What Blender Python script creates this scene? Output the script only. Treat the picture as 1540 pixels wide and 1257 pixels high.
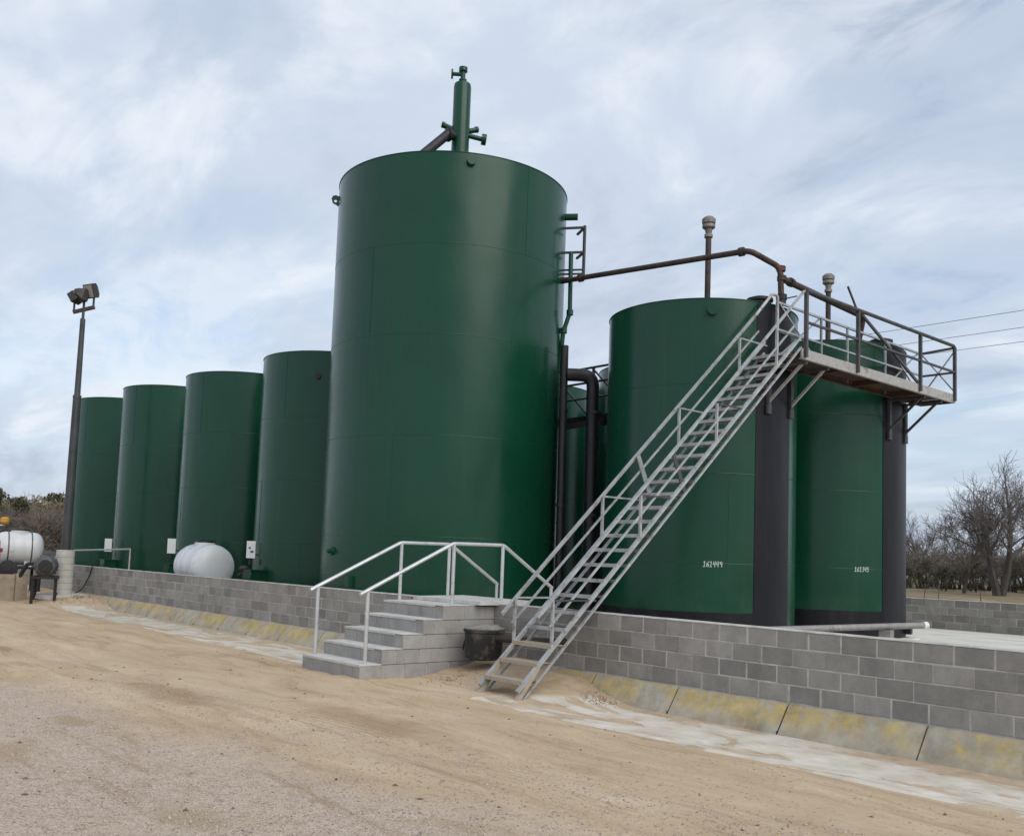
import bpy, math, random
import numpy as np
from mathutils import Vector, Matrix, noise as mnoise

random.seed(7); rng = np.random.default_rng(7)
R_ = math.radians
for o in list(bpy.data.objects): bpy.data.objects.remove(o)
S = bpy.context.scene
COL = S.collection

# ------------------------------------------------------------------ camera
CAM = Vector((3.992, -9.685, 1.852))
yaw, pit, rol = R_(49.144), R_(4.763), R_(2.058)
fw = Vector((-math.sin(yaw)*math.cos(pit), math.cos(yaw)*math.cos(pit), math.sin(pit)))
rt = Vector((math.cos(yaw), math.sin(yaw), 0)); up = rt.cross(fw)
r2 = rt*math.cos(rol)+up*math.sin(rol); u2 = -rt*math.sin(rol)+up*math.cos(rol)
cd = bpy.data.cameras.new('camera'); cam = bpy.data.objects.new('camera', cd); COL.objects.link(cam)
cd.sensor_fit = 'HORIZONTAL'; cd.sensor_width = 36; cd.lens = 1446.07/1540*36
cd.shift_y = (719.59-628.5)/1540; cd.clip_end = 3000; cd.clip_start = 0.05
m = Matrix(((r2.x, u2.x, -fw.x), (r2.y, u2.y, -fw.y), (r2.z, u2.z, -fw.z))).to_4x4(); m.translation = CAM
cam.matrix_world = m; S.camera = cam

# ------------------------------------------------------------------ sky, sun, exposure
SUN_EL, SUN_AZ = R_(42), R_(94)          # azimuth clockwise from +Y
W = bpy.data.worlds.new('World'); S.world = W; W.use_nodes = True
nt = W.node_tree; N = nt.nodes; L = nt.links
for n in list(N): N.remove(n)
def nd(t, **k):
    n = N.new(t)
    for a, b in k.items(): setattr(n, a, b)
    return n
out = nd('ShaderNodeOutputWorld'); bg = nd('ShaderNodeBackground'); bg.inputs[1].default_value = 0.10
sky = nd('ShaderNodeTexSky', sky_type='NISHITA'); sky.sun_disc = False
sky.sun_elevation = SUN_EL; sky.sun_rotation = SUN_AZ; sky.air_density = 1.0; sky.dust_density = 1.2; sky.ozone_density = 1.2
tc = nd('ShaderNodeTexCoord'); sp = nd('ShaderNodeSeparateXYZ'); L.new(tc.outputs['Generated'], sp.inputs[0])
def mth(op, a, b=None, clamp=False):
    n = nd('ShaderNodeMath', operation=op, use_clamp=clamp)
    for i, v in enumerate((a, b)):
        if v is None: continue
        if isinstance(v, (int, float)): n.inputs[i].default_value = v
        else: L.new(v, n.inputs[i])
    return n.outputs[0]
zz = mth('ADD', mth('MAXIMUM', sp.outputs[2], 0.0), 0.22)
cx = mth('DIVIDE', sp.outputs[0], zz); cyy = mth('DIVIDE', sp.outputs[1], zz)
cb = nd('ShaderNodeCombineXYZ'); L.new(cx, cb.inputs[0]); L.new(cyy, cb.inputs[1])
def cloud(scale, detail, rough, dist, off, stretch=(1, 1, 1), rot=0):
    mp = nd('ShaderNodeMapping'); L.new(cb.outputs[0], mp.inputs[0])
    mp.inputs['Location'].default_value = off; mp.inputs['Scale'].default_value = stretch; mp.inputs['Rotation'].default_value = (0, 0, rot)
    n = nd('ShaderNodeTexNoise'); L.new(mp.outputs[0], n.inputs['Vector'])
    n.inputs['Scale'].default_value = scale; n.inputs['Detail'].default_value = detail
    n.inputs['Roughness'].default_value = rough; n.inputs['Distortion'].default_value = dist
    return n.outputs[0]
def ramp(fac, stops, interp='EASE'):
    r = nd('ShaderNodeValToRGB'); L.new(fac, r.inputs[0]); r.color_ramp.interpolation = interp
    e = r.color_ramp.elements
    while len(e) < len(stops): e.new(0.5)
    for i, (p, c) in enumerate(stops): e[i].position = p; e[i].color = (*c, 1) if len(c) == 3 else c
    return r.outputs[0]
big = cloud(0.75, 9, 0.56, 0.5, (6.4, 2.1, 0), (1.0, 1.5, 1), 0.5)
fine = cloud(2.4, 10, 0.60, 0.7, (9.2, 1.3, 2), (1, 1.7, 1), 0.8)
den = mth('ADD', mth('MULTIPLY', big, 0.62), mth('MULTIPLY', fine, 0.38))
mask = ramp(den, [(0.36, (0.40,)*3), (0.45, (0.78,)*3), (0.54, (0.98,)*3)])
shade = cloud(1.5, 7, 0.55, 0.4, (1.7, 4.4, 5), (1, 1.6, 1), 0.3)
ccol = ramp(shade, [(0.34, (3.35, 3.85, 4.75)), (0.50, (4.2, 4.75, 5.6)), (0.66, (5.5, 5.9, 6.4))])
mx = nd('ShaderNodeMix', data_type='RGBA'); L.new(mask, mx.inputs[0]); L.new(sky.outputs[0], mx.inputs[6]); L.new(ccol, mx.inputs[7])
L.new(mx.outputs[2], bg.inputs[0]); L.new(bg.outputs[0], out.inputs[0])

sd = bpy.data.lights.new('sun', 'SUN'); sd.energy = 1.3; sd.angle = R_(55); sd.color = (1.0, 0.95, 0.88)
so = bpy.data.objects.new('sun', sd); COL.objects.link(so)
sdir = Vector((math.sin(SUN_AZ)*math.cos(SUN_EL), math.cos(SUN_AZ)*math.cos(SUN_EL), math.sin(SUN_EL)))
so.rotation_euler = sdir.to_track_quat('Z', 'Y').to_euler(); so.location = (20, 5, 30)
S.view_settings.view_transform = 'Standard'; S.view_settings.look = 'None'; S.view_settings.gamma = 1
S.view_settings.exposure = 0.6; S.view_settings.use_curve_mapping = False
S.render.engine = 'CYCLES'

# ------------------------------------------------------------------ materials
MATS = {}
class NT:
    def __init__(s, name):
        s.m = bpy.data.materials.new(name); s.m.use_nodes = True; s.t = s.m.node_tree
        s.b = s.t.nodes['Principled BSDF']; MATS[name] = s.m
        s.tc = s.t.nodes.new('ShaderNodeTexCoord')
        s.geo = s.t.nodes.new('ShaderNodeNewGeometry'); s.oi = s.t.nodes.new('ShaderNodeObjectInfo')
    def n(s, t, **k):
        n = s.t.nodes.new(t)
        for a, b in k.items(): setattr(n, a, b)
        return n
    def l(s, a, b): s.t.links.new(a, b)
    def pos(s): return s.geo.outputs['Position']
    def noise(s, scale, detail=4, rough=0.55, dist=0.0, stretch=None, vec=None, rot=0):
        n = s.n('ShaderNodeTexNoise'); v = vec or s.pos()
        if stretch or rot:
            mp = s.n('ShaderNodeMapping'); s.l(v, mp.inputs[0]); mp.inputs['Scale'].default_value = stretch or (1, 1, 1)
            mp.inputs['Rotation'].default_value = (0, 0, rot); v = mp.outputs[0]
        s.l(v, n.inputs['Vector'])
        n.inputs['Scale'].default_value = scale; n.inputs['Detail'].default_value = detail
        n.inputs['Roughness'].default_value = rough; n.inputs['Distortion'].default_value = dist
        return n.outputs[0]
    def ramp(s, f, stops, interp='LINEAR'):
        r = s.n('ShaderNodeValToRGB'); s.l(f, r.inputs[0]); r.color_ramp.interpolation = interp
        e = r.color_ramp.elements
        while len(e) < len(stops): e.new(0.5)
        for i, (p, c) in enumerate(stops):
            if isinstance(c, (int, float)): c = (c, c, c)
            e[i].position = p; e[i].color = (*c, 1)
        return r.outputs[0]
    def math(s, op, a, b=None, c=None, clamp=False):
        n = s.n('ShaderNodeMath', operation=op, use_clamp=clamp)
        for i, v in enumerate((a, b, c)):
            if v is None: continue
            if isinstance(v, (int, float)): n.inputs[i].default_value = v
            else: s.l(v, n.inputs[i])
        return n.outputs[0]
    def mix(s, f, a, b, blend='MIX'):
        n = s.n('ShaderNodeMix', data_type='RGBA', blend_type=blend)
        for i, v in ((0, f), (6, a), (7, b)):
            if isinstance(v, (int, float)): n.inputs[i].default_value = v
            elif isinstance(v, tuple): n.inputs[i].default_value = (*v, 1)
            else: s.l(v, n.inputs[i])
        return n.outputs[2]
    def base(s, c):
        if isinstance(c, tuple): s.b.inputs['Base Color'].default_value = (*c, 1)
        else: s.l(c, s.b.inputs['Base Color'])
    def rough(s, r):
        if isinstance(r, (int, float)): s.b.inputs['Roughness'].default_value = r
        else: s.l(r, s.b.inputs['Roughness'])
    def bump(s, h, strength=0.3, dist=0.01):
        n = s.n('ShaderNodeBump'); s.l(h, n.inputs['Height']); n.inputs['Strength'].default_value = strength
        n.inputs['Distance'].default_value = dist
        s.l(n.outputs[0], s.b.inputs['Normal'])
    def xyz(s):
        q = s.n('ShaderNodeSeparateXYZ'); s.l(s.pos(), q.inputs[0]); return q.outputs

def scale_c(c, k): return tuple(min(1, x*k) for x in c)
def simple(name, c, rough=0.5, metal=0.0, var=0.25, scale=3.0, bump=0.0, bscale=40, dirt=None, spec=0.5, rand=0.0, bdist=0.01):
    t = NT(name); t.b.inputs['Metallic'].default_value = metal; t.b.inputs['Specular IOR Level'].default_value = spec
    f = t.noise(scale, 6, 0.6)
    col = t.ramp(f, [(0.3, scale_c(c, 1-var)), (0.5, c), (0.72, scale_c(c, 1+var))])
    if dirt:
        dcol, amt, dsc = dirt
        d = t.ramp(t.noise(dsc, 8, 0.65, 0.3), [(0.62-amt*0.3, 0.0), (0.72, 0.85)])
        col = t.mix(d, col, dcol)
    if rand:
        k = t.math('MULTIPLY_ADD', t.oi.outputs['Random'], rand*2, 1-rand)
        cc = t.n('ShaderNodeCombineColor'); [t.l(k, cc.inputs[i]) for i in range(3)]
        col = t.mix(1.0, col, cc.outputs[0], 'MULTIPLY')
    t.base(col)
    t.rough(t.ramp(t.noise(scale*2.3, 4), [(0.3, max(0, rough-0.08)), (0.7, min(1, rough+0.1))]))
    if bump: t.bump(t.noise(bscale, 5, 0.6), bump, bdist)
    return t.m

def tank_paint(name, c, rough):
    t = NT(name)
    f = t.noise(0.55, 6, 0.6, 0.2)
    col = t.ramp(f, [(0.3, scale_c(c, 0.88)), (0.5, c), (0.75, scale_c(c, 1.14))])
    streak = t.ramp(t.noise(1.6, 7, 0.6, 0.1, stretch=(7, 7, 0.22)), [(0.55, 0.0), (0.80, 0.05)])
    col = t.mix(streak, col, (0.16, 0.17, 0.14))
    z = t.xyz()[2]
    dust = t.math('MULTIPLY', t.math('SUBTRACT', 1.0, t.math('DIVIDE', z, 1.5), clamp=True), t.ramp(t.noise(2.2, 7, 0.65), [(0.40, 0.0), (0.7, 0.25)]), clamp=True)
    col = t.mix(dust, col, (0.22, 0.18, 0.13))
    t.base(col)
    t.rough(t.ramp(t.noise(1.1, 5), [(0.3, rough-0.05), (0.7, rough+0.08)]))
    t.b.inputs['Specular IOR Level'].default_value = 0.36
    h = t.math('ADD', t.noise(0.9, 2, 0.5, stretch=(1, 1, 0.5)), t.math('MULTIPLY', t.noise(60, 2), 0.004))
    t.bump(h, 0.07, 0.03)
    return t.m
tank_paint('green_paint', (0.0045, 0.051, 0.0268), 0.23)
tank_paint('green_paint_weld', (0.0055, 0.058, 0.031), 0.26)
t = NT('bitumen_coat')
col = t.ramp(t.noise(1.1, 7, 0.65, stretch=(3, 3, 0.4)), [(0.3, (0.006, 0.0056, 0.0075)), (0.5, (0.010, 0.0095, 0.0125)), (0.75, (0.019, 0.018, 0.022))])
col = t.mix(t.ramp(t.noise(5, 8, 0.7, stretch=(4, 4, 0.3)), [(0.6, 0.0), (0.8, 0.16)]), col, (0.13, 0.12, 0.12))
t.base(col); t.rough(0.42); t.b.inputs['Specular IOR Level'].default_value = 0.25; t.bump(t.noise(2.5, 4, 0.6), 0.12, 0.02)

# ground
t = NT('dirt')
x, y, z = t.xyz()
nA = t.noise(0.5, 8, 0.62, 0.4); nB = t.noise(0.9, 12, 0.74, 0.5, stretch=(0.45, 1.5, 1)); nC = t.noise(7, 8, 0.7); nD = t.noise(75, 4, 0.7)
sand = t.ramp(nB, [(0.28, (0.33, 0.22, 0.125)), (0.42, (0.49, 0.365, 0.232)), (0.55, (0.57, 0.44, 0.295)), (0.70, (0.66, 0.54, 0.395))])
vo = t.n('ShaderNodeTexVoronoi'); t.l(t.pos(), vo.inputs['Vector']); vo.inputs['Scale'].default_value = 62
vs_ = t.n('ShaderNodeSeparateColor'); t.l(vo.outputs['Color'], vs_.inputs[0])
vo2 = t.n('ShaderNodeTexVoronoi'); t.l(t.pos(), vo2.inputs['Vector']); vo2.inputs['Scale'].default_value = 24
vs2 = t.n('ShaderNodeSeparateColor'); t.l(vo2.outputs['Color'], vs2.inputs[0])
speck = t.math('MULTIPLY', t.ramp(vs2.outputs[0], [(0.80, 0.0), (0.84, 1.0)], 'LINEAR'), t.ramp(vo2.outputs['Distance'], [(0.20, 1.0), (0.34, 0.0)]))
gravel = t.ramp(nC, [(0.3, (0.54, 0.42, 0.325)), (0.5, (0.645, 0.52, 0.415)), (0.7, (0.73, 0.61, 0.505))])
gravel = t.mix(t.ramp(vs_.outputs[0], [(0.0, 0.75), (0.35, 0.0), (0.7, 0.0), (1.0, 0.0)]), gravel, (0.31, 0.225, 0.165))
gravel = t.mix(t.ramp(vs_.outputs[1], [(0.7, 0.0), (1.0, 0.7)]), gravel, (0.68, 0.60, 0.53))
gravel = t.mix(t.ramp(vo.outputs['Distance'], [(0.35, 0.0), (0.75, 0.5)]), gravel, (0.32, 0.245, 0.19))
gravel = t.mix(t.ramp(t.noise(0.55, 7, 0.6, 1.0, vec=t.pos()), [(0.56, 0.0), (0.63, 0.75)]), gravel, (0.42, 0.31, 0.19))
# compacted gravel lies camera-side of a line through the yard
gl = t.math('ADD', t.math('MULTIPLY_ADD', x, -0.13, y), t.math('MULTIPLY', nA, 2.6))
gm = t.ramp(t.math('ADD', t.math('MULTIPLY_ADD', gl, 1.0, 4.30), t.math('MULTIPLY', nC, 0.7)), [(0.25, 1.0), (1.0, 0.0)])
col = t.mix(gm, sand, gravel)
col = t.mix(t.ramp(t.noise(1.3, 9, 0.7, 0.8, stretch=(0.6, 1.3, 1)), [(0.60, 0.0), (0.70, 0.5)]), col, (0.235, 0.150, 0.080))
col = t.mix(t.ramp(t.noise(16, 6, 0.72, 0.5), [(0.30, 0.55), (0.41, 0.0)]), col, (0.27, 0.19, 0.12))
col = t.mix(t.ramp(t.noise(3.1, 8, 0.7, 0.9, stretch=(0.7, 1.6, 1)), [(0.58, 0.0), (0.68, 0.35)]), col, (0.64, 0.53, 0.39))
col = t.mix(t.math('MULTIPLY', speck, 0.65), col, (0.20, 0.145, 0.10))
col = t.mix(t.ramp(nD, [(0.32, 0.5), (0.44, 0.0)]), col, (0.22, 0.155, 0.10))
col = t.mix(t.ramp(t.noise(1.1, 10, 0.74, 0.4, stretch=(0.35, 2.6, 1), rot=0.1), [(0.53, 0.0), (0.66, 0.68)]), col, (0.31, 0.205, 0.12))
col = t.mix(t.ramp(t.noise(0.35, 5, 0.6, 0.3, stretch=(1, 1.6, 1)), [(0.42, 0.0), (0.68, 0.35)]), col, (0.58, 0.47, 0.34))
for sx, sy, ra, rb, sc, am in ((-7.5, -5.1, 1.1, .42, (0.30, 0.20, 0.115), .55), (-2.2, -7.0, .55, .22, (0.40, 0.31, 0.19), .6), (-6.2, -6.55, .5, .18, (0.42, 0.31, 0.19), .8), (-4.6, -4.0, 1.6, .35, (0.36, 0.25, 0.15), .55)):
    du = t.math('DIVIDE', t.math('SUBTRACT', x, sx), ra); dv = t.math('DIVIDE', t.math('SUBTRACT', y, sy), rb)
    rr = t.math('ADD', t.math('SQRT', t.math('ADD', t.math('MULTIPLY', du, du), t.math('MULTIPLY', dv, dv))), t.math('MULTIPLY_ADD', t.noise(2.6, 7, 0.68), 1.6, -0.8))
    col = t.mix(t.ramp(rr, [(0.55, am), (1.0, 0.0)]), col, sc)
# pasture beyond the containment
gr = t.ramp(t.noise(0.25, 7, 0.65), [(0.3, (0.14, 0.115, 0.065)), (0.5, (0.205, 0.165, 0.10)), (0.7, (0.28, 0.225, 0.145))])
far = t.math('MAXIMUM', t.math('MULTIPLY', t.math('SUBTRACT', y, 18.5), 0.5, clamp=True), t.math('MULTIPLY', t.math('SUBTRACT', -40.0, x), 0.3, clamp=True))
col = t.mix(far, col, gr)
t.base(col); t.rough(0.95); t.b.inputs['Specular IOR Level'].default_value = 0.15
# tyre tread marks pressed into the sand
mp = t.n('ShaderNodeMapping'); t.l(t.pos(), mp.inputs[0]); mp.inputs['Rotation'].default_value = (0, 0, R_(-6))
wv = t.n('ShaderNodeTexWave', wave_type='BANDS', bands_direction='Y'); t.l(mp.outputs[0], wv.inputs[0]); wv.inputs['Scale'].default_value = 3.4; wv.inputs['Distortion'].default_value = 1.6; wv.inputs['Detail'].default_value = 3
tm = t.math('MULTIPLY', t.ramp(t.math('MULTIPLY_ADD', t.math('ABSOLUTE', t.math('ADD', t.math('MULTIPLY_ADD', x, -0.10, y), 4.0)), -1.0, 0.80), [(0.2, 0.0), (0.6, 1.0)]), t.ramp(t.noise(0.6, 4, vec=t.pos()), [(0.42, 0.0), (0.55, 1.0)]))
h = t.math('ADD', t.math('MULTIPLY', nC, 0.5), t.math('ADD', t.math('MULTIPLY', nD, 0.35), t.math('MULTIPLY', wv.outputs[1], t.math('MULTIPLY', tm, 0.55))))
t.bump(t.math('ADD', h, t.math('MULTIPLY', t.math('MULTIPLY', vo.outputs['Distance'], gm), -0.5)), 0.8, 0.035)

t = NT('apron_concrete')
x, y, z = t.xyz()
c1 = t.ramp(t.noise(2.2, 8, 0.65), [(0.3, (0.47, 0.415, 0.335)), (0.5, (0.585, 0.535, 0.45)), (0.7, (0.70, 0.655, 0.575))])
sandc = t.ramp(t.noise(3, 8, 0.65), [(0.3, (0.37, 0.27, 0.175)), (0.5, (0.48, 0.37, 0.25)), (0.7, (0.56, 0.45, 0.32))])
pn = t.noise(1.0, 12, 0.70, 0.9, stretch=(0.65, 1.7, 1))
edge = t.ramp(t.math('MULTIPLY', y, -0.5), [(0.13, 0.15), (0.32, 0.045), (0.5, 0.0), (0.9, 0.0)])
sm = t.ramp(t.math('ADD', pn, edge), [(0.55, 0.0), (0.573, 0.95)])
sm = t.math('MAXIMUM', sm, t.ramp(z, [(0.095, 0.0), (0.13, 1.0)]))
t.base(t.mix(sm, c1, sandc)); t.rough(0.9); t.b.inputs['Specular IOR Level'].default_value = 0.25
t.bump(t.math('ADD', t.math('MULTIPLY', t.noise(40, 6, 0.7), 0.3), sm), 0.4, 0.012)

t = NT('floor_concrete')
c1 = t.ramp(t.noise(0.8, 8, 0.65, stretch=(1, 2, 1)), [(0.3, (0.50, 0.47, 0.40)), (0.5, (0.62, 0.595, 0.52)), (0.7, (0.70, 0.68, 0.60))])
t.base(t.mix(t.ramp(t.noise(0.5, 6, 0.6, 1), [(0.55, 0), (0.66, 0.5)]), c1, (0.36, 0.34, 0.27))); t.rough(0.85); t.bump(t.noise(30, 5), 0.2, 0.01)

def block_mat(name, c, smear, rand=0.16):
    t = NT(name)
    vec = t.n('ShaderNodeVectorMath', operation='ADD'); t.l(t.pos(), vec.inputs[0])
    v = vec.outputs[0]
    col = t.ramp(t.noise(3.5, 8, 0.7, vec=t.pos()), [(0.3, scale_c(c, 0.80)), (0.5, c), (0.72, scale_c(c, 1.22))])
    col = t.mix(t.ramp(t.noise(130, 3, 0.6), [(0.35, 0.35), (0.5, 0.0)]), col, scale_c(c, 0.45))
    col = t.mix(t.ramp(t.noise(1.7, 9, 0.72, 0.6), [(0.58, 0.0), (0.74, smear)]), col, (0.40, 0.385, 0.36))
    col = t.mix(t.ramp(t.noise(2.4, 8, 0.68, 0.3, stretch=(3.5, 3.5, 0.5)), [(0.57, 0.0), (0.75, 0.35)]), col, scale_c(c, 0.5))
    col = t.mix(t.ramp(t.noise(14, 5, 0.75), [(0.66, 0.0), (0.72, 0.55)]), col, (0.46, 0.44, 0.41))
    k = t.math('MULTIPLY_ADD', t.oi.outputs['Random'], rand*2, 1-rand)
    cc = t.n('ShaderNodeCombineColor'); [t.l(k, cc.inputs[i]) for i in range(3)]
    t.base(t.mix(1.0, col, cc.outputs[0], 'MULTIPLY')); t.rough(0.93); t.b.inputs['Specular IOR Level'].default_value = 0.2
    t.bump(t.math('ADD', t.noise(110, 4, 0.7), t.math('MULTIPLY', t.noise(9, 5), 0.8)), 0.55, 0.006)
    return t.m
block_mat('block', (0.285, 0.268, 0.246), 0.40, 0.2)
block_mat('block_pale', (0.33, 0.318, 0.30), 0.35, 0.08)
simple('mortar', (0.48, 0.455, 0.42), 0.92, var=0.28, scale=5, bump=0.5, bscale=60, spec=0.2)
simple('tread_concrete', (0.55, 0.535, 0.50), 0.88, var=0.16, scale=4, bump=0.3, bscale=50, spec=0.25, dirt=((0.40, 0.33, 0.25), 0.2, 3.0))
t = NT('kerb_concrete')
x, y, z = t.xyz()
c1 = t.ramp(t.noise(3, 8, 0.65), [(0.3, (0.27, 0.24, 0.185)), (0.5, (0.37, 0.335, 0.27)), (0.7, (0.47, 0.435, 0.36))])
yel = t.ramp(t.noise(6, 5), [(0.3, (0.42, 0.29, 0.060)), (0.6, (0.58, 0.42, 0.11)), (0.8, (0.62, 0.50, 0.20))])
ym = t.math('MULTIPLY', t.ramp(t.noise(1.3, 10, 0.66, 0.3), [(0.41, 0.0), (0.53, 0.95)]), t.ramp(t.noise(7, 8, 0.7, stretch=(2.5, 1, 0.5)), [(0.34, 0.25), (0.58, 1.0)]))
ym = t.math('MULTIPLY', ym, t.ramp(t.math('MULTIPLY', z, 3.0), [(0.12, 0.25), (0.6, 1.0), (0.93, 0.9), (1.0, 0.2)]))
ym = t.math('MULTIPLY', ym, t.ramp(t.noise(28, 6, 0.75), [(0.40, 0.15), (0.50, 1.0)]))
c1 = t.mix(t.ramp(t.noise(2.2, 9, 0.7, 0.5, stretch=(2, 1, 0.7)), [(0.55, 0.0), (0.72, 0.6)]), c1, (0.17, 0.14, 0.105))
t.base(t.mix(ym, c1, yel)); t.rough(0.9); t.bump(t.noise(35, 7, 0.7), 0.45, 0.012)
simple('galvanized', (0.46, 0.47, 0.46), 0.42, 0.75, 0.2, 6, dirt=((0.33, 0.28, 0.22), 0.22, 5), bump=0.15, bscale=60)
simple('stair_steel', (0.43, 0.44, 0.435), 0.55, 0.45, 0.22, 5, dirt=((0.17, 0.10, 0.065), 0.30, 6), bump=0.25, bscale=50)
simple('stair_muddy', (0.40, 0.35, 0.28), 0.75, 0.1, 0.25, 6, dirt=((0.30, 0.20, 0.12), 0.5, 6), bump=0.3, bscale=50)
simple('rail_dark', (0.075, 0.072, 0.074), 0.5, 0.3, 0.3, 6, dirt=((0.13, 0.085, 0.065), 0.16, 5), bump=0.2, bscale=50)
simple('rail_pipe', (0.60, 0.61, 0.61), 0.40, 0.6, 0.12, 5, dirt=((0.38, 0.34, 0.30), 0.12, 6))
simple('rust_pipe', (0.052, 0.035, 0.030), 0.65, 0.15, 0.4, 5, dirt=((0.17, 0.065, 0.03), 0.14, 4), bump=0.4, bscale=50)
simple('rust_plate', (0.075, 0.042, 0.030), 0.8, 0.1, 0.4, 4, dirt=((0.16, 0.065, 0.03), 0.4, 3), bump=0.4, bscale=30)
simple('deck_channel', (0.40, 0.39, 0.365), 0.6, 0.25, 0.2, 4, dirt=((0.15, 0.09, 0.06), 0.3, 4), bump=0.2, bscale=40)
simple('black_pipe', (0.009, 0.009, 0.011), 0.5, 0.0, 0.35, 3, dirt=((0.04, 0.036, 0.034), 0.15, 4), bump=0.2, bscale=30)
simple('black_plastic', (0.014, 0.014, 0.015), 0.45, 0.0, 0.3, 5, dirt=((0.16, 0.13, 0.10), 0.35, 6), bump=0.2, bscale=25)
simple('lid_grey', (0.24, 0.225, 0.205), 0.7, 0.0, 0.3, 8, dirt=((0.06, 0.055, 0.05), 0.3, 6))
simple('pole_steel', (0.060, 0.064, 0.064), 0.5, 0.35, 0.3, 2, dirt=((0.10, 0.075, 0.06), 0.15, 3), bump=0.2, bscale=40)
simple('lamp_housing', (0.045, 0.038, 0.036), 0.55, 0.2, 0.3, 8)
simple('lamp_glass', (0.34, 0.33, 0.29), 0.18, 0.0, 0.12, 8)
simple('barrier_concrete', (0.31, 0.255, 0.19), 0.92, 0.0, 0.2, 2.5, dirt=((0.17, 0.125, 0.085), 0.4, 3), bump=0.4, bscale=25)
simple('pier_concrete', (0.52, 0.505, 0.46), 0.9, 0.0, 0.14, 3, dirt=((0.30, 0.26, 0.20), 0.25, 3), bump=0.3, bscale=40)
simple('poly_white', (0.66, 0.68, 0.69), 0.38, 0.0, 0.05, 3, dirt=((0.48, 0.47, 0.44), 0.15, 3))
simple('motor_grey', (0.085, 0.088, 0.092), 0.55, 0.1, 0.3, 6, dirt=((0.20, 0.17, 0.13), 0.25, 6))
simple('steel_black', (0.018, 0.017, 0.017), 0.6, 0.1, 0.3, 6)
simple('yellow_paint', (0.50, 0.27, 0.030), 0.5, 0.0, 0.2, 8)
simple('red_paint', (0.30, 0.055, 0.05), 0.5, 0.0, 0.2, 8)
simple('sign_white', (0.72, 0.73, 0.72), 0.5, 0.0, 0.06, 10)
simple('print_dark', (0.05, 0.05, 0.06), 0.6, 0.0, 0.1, 10)
simple('lettering', (0.50, 0.56, 0.52), 0.7, 0.0, 0.25, 30)
simple('bark', (0.062, 0.053, 0.047), 0.95, 0.0, 0.35, 3, bump=0.5, bscale=12)
simple('twig', (0.135, 0.118, 0.108), 0.95, 0.0, 0.3, 1.5)
simple('twig_brush', (0.175, 0.145, 0.118), 0.95, 0.0, 0.3, 0.8, rand=0.15)
simple('leaf_cedar', (0.092, 0.088, 0.052), 0.85, 0.0, 0.45, 0.9, spec=0.2, rand=0.2)
simple('leaf_scrub', (0.20, 0.17, 0.105), 0.9, 0.0, 0.4, 0.9, spec=0.2, rand=0.2)
simple('leaf_dull', (0.105, 0.098, 0.066), 0.9, 0.0, 0.4, 0.9, spec=0.2, rand=0.2)
simple('dry_grass', (0.28, 0.21, 0.12), 0.95, 0.0, 0.4, 8, spec=0.2)
simple('pebble', (0.42, 0.34, 0.28), 0.9, 0.0, 0.55, 35, spec=0.25)
simple('clod', (0.165, 0.115, 0.075), 0.95, 0.0, 0.4, 20, spec=0.2)
simple('truck_paint', (0.62, 0.66, 0.67), 0.3, 0.1, 0.04, 2)
simple('glass_teal', (0.09, 0.17, 0.18), 0.12, 0.0, 0.1, 2)
simple('rubber', (0.02, 0.02, 0.02), 0.8, 0.0, 0.2, 5)
simple('wood_pole', (0.13, 0.10, 0.075), 0.9, 0.0, 0.3, 3, bump=0.3, bscale=20)
simple('vent_metal', (0.24, 0.22, 0.20), 0.55, 0.4, 0.3, 8, dirt=((0.10, 0.06, 0.04), 0.3, 8))
simple('pipe_grey', (0.27, 0.26, 0.245), 0.6, 0.2, 0.25, 4, dirt=((0.12, 0.10, 0.08), 0.3, 4))
simple('wire', (0.05, 0.05, 0.055), 0.6, 0.0, 0.1, 1)
simple('joint_tar', (0.02, 0.019, 0.018), 0.8, 0.0, 0.3, 20)

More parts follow.
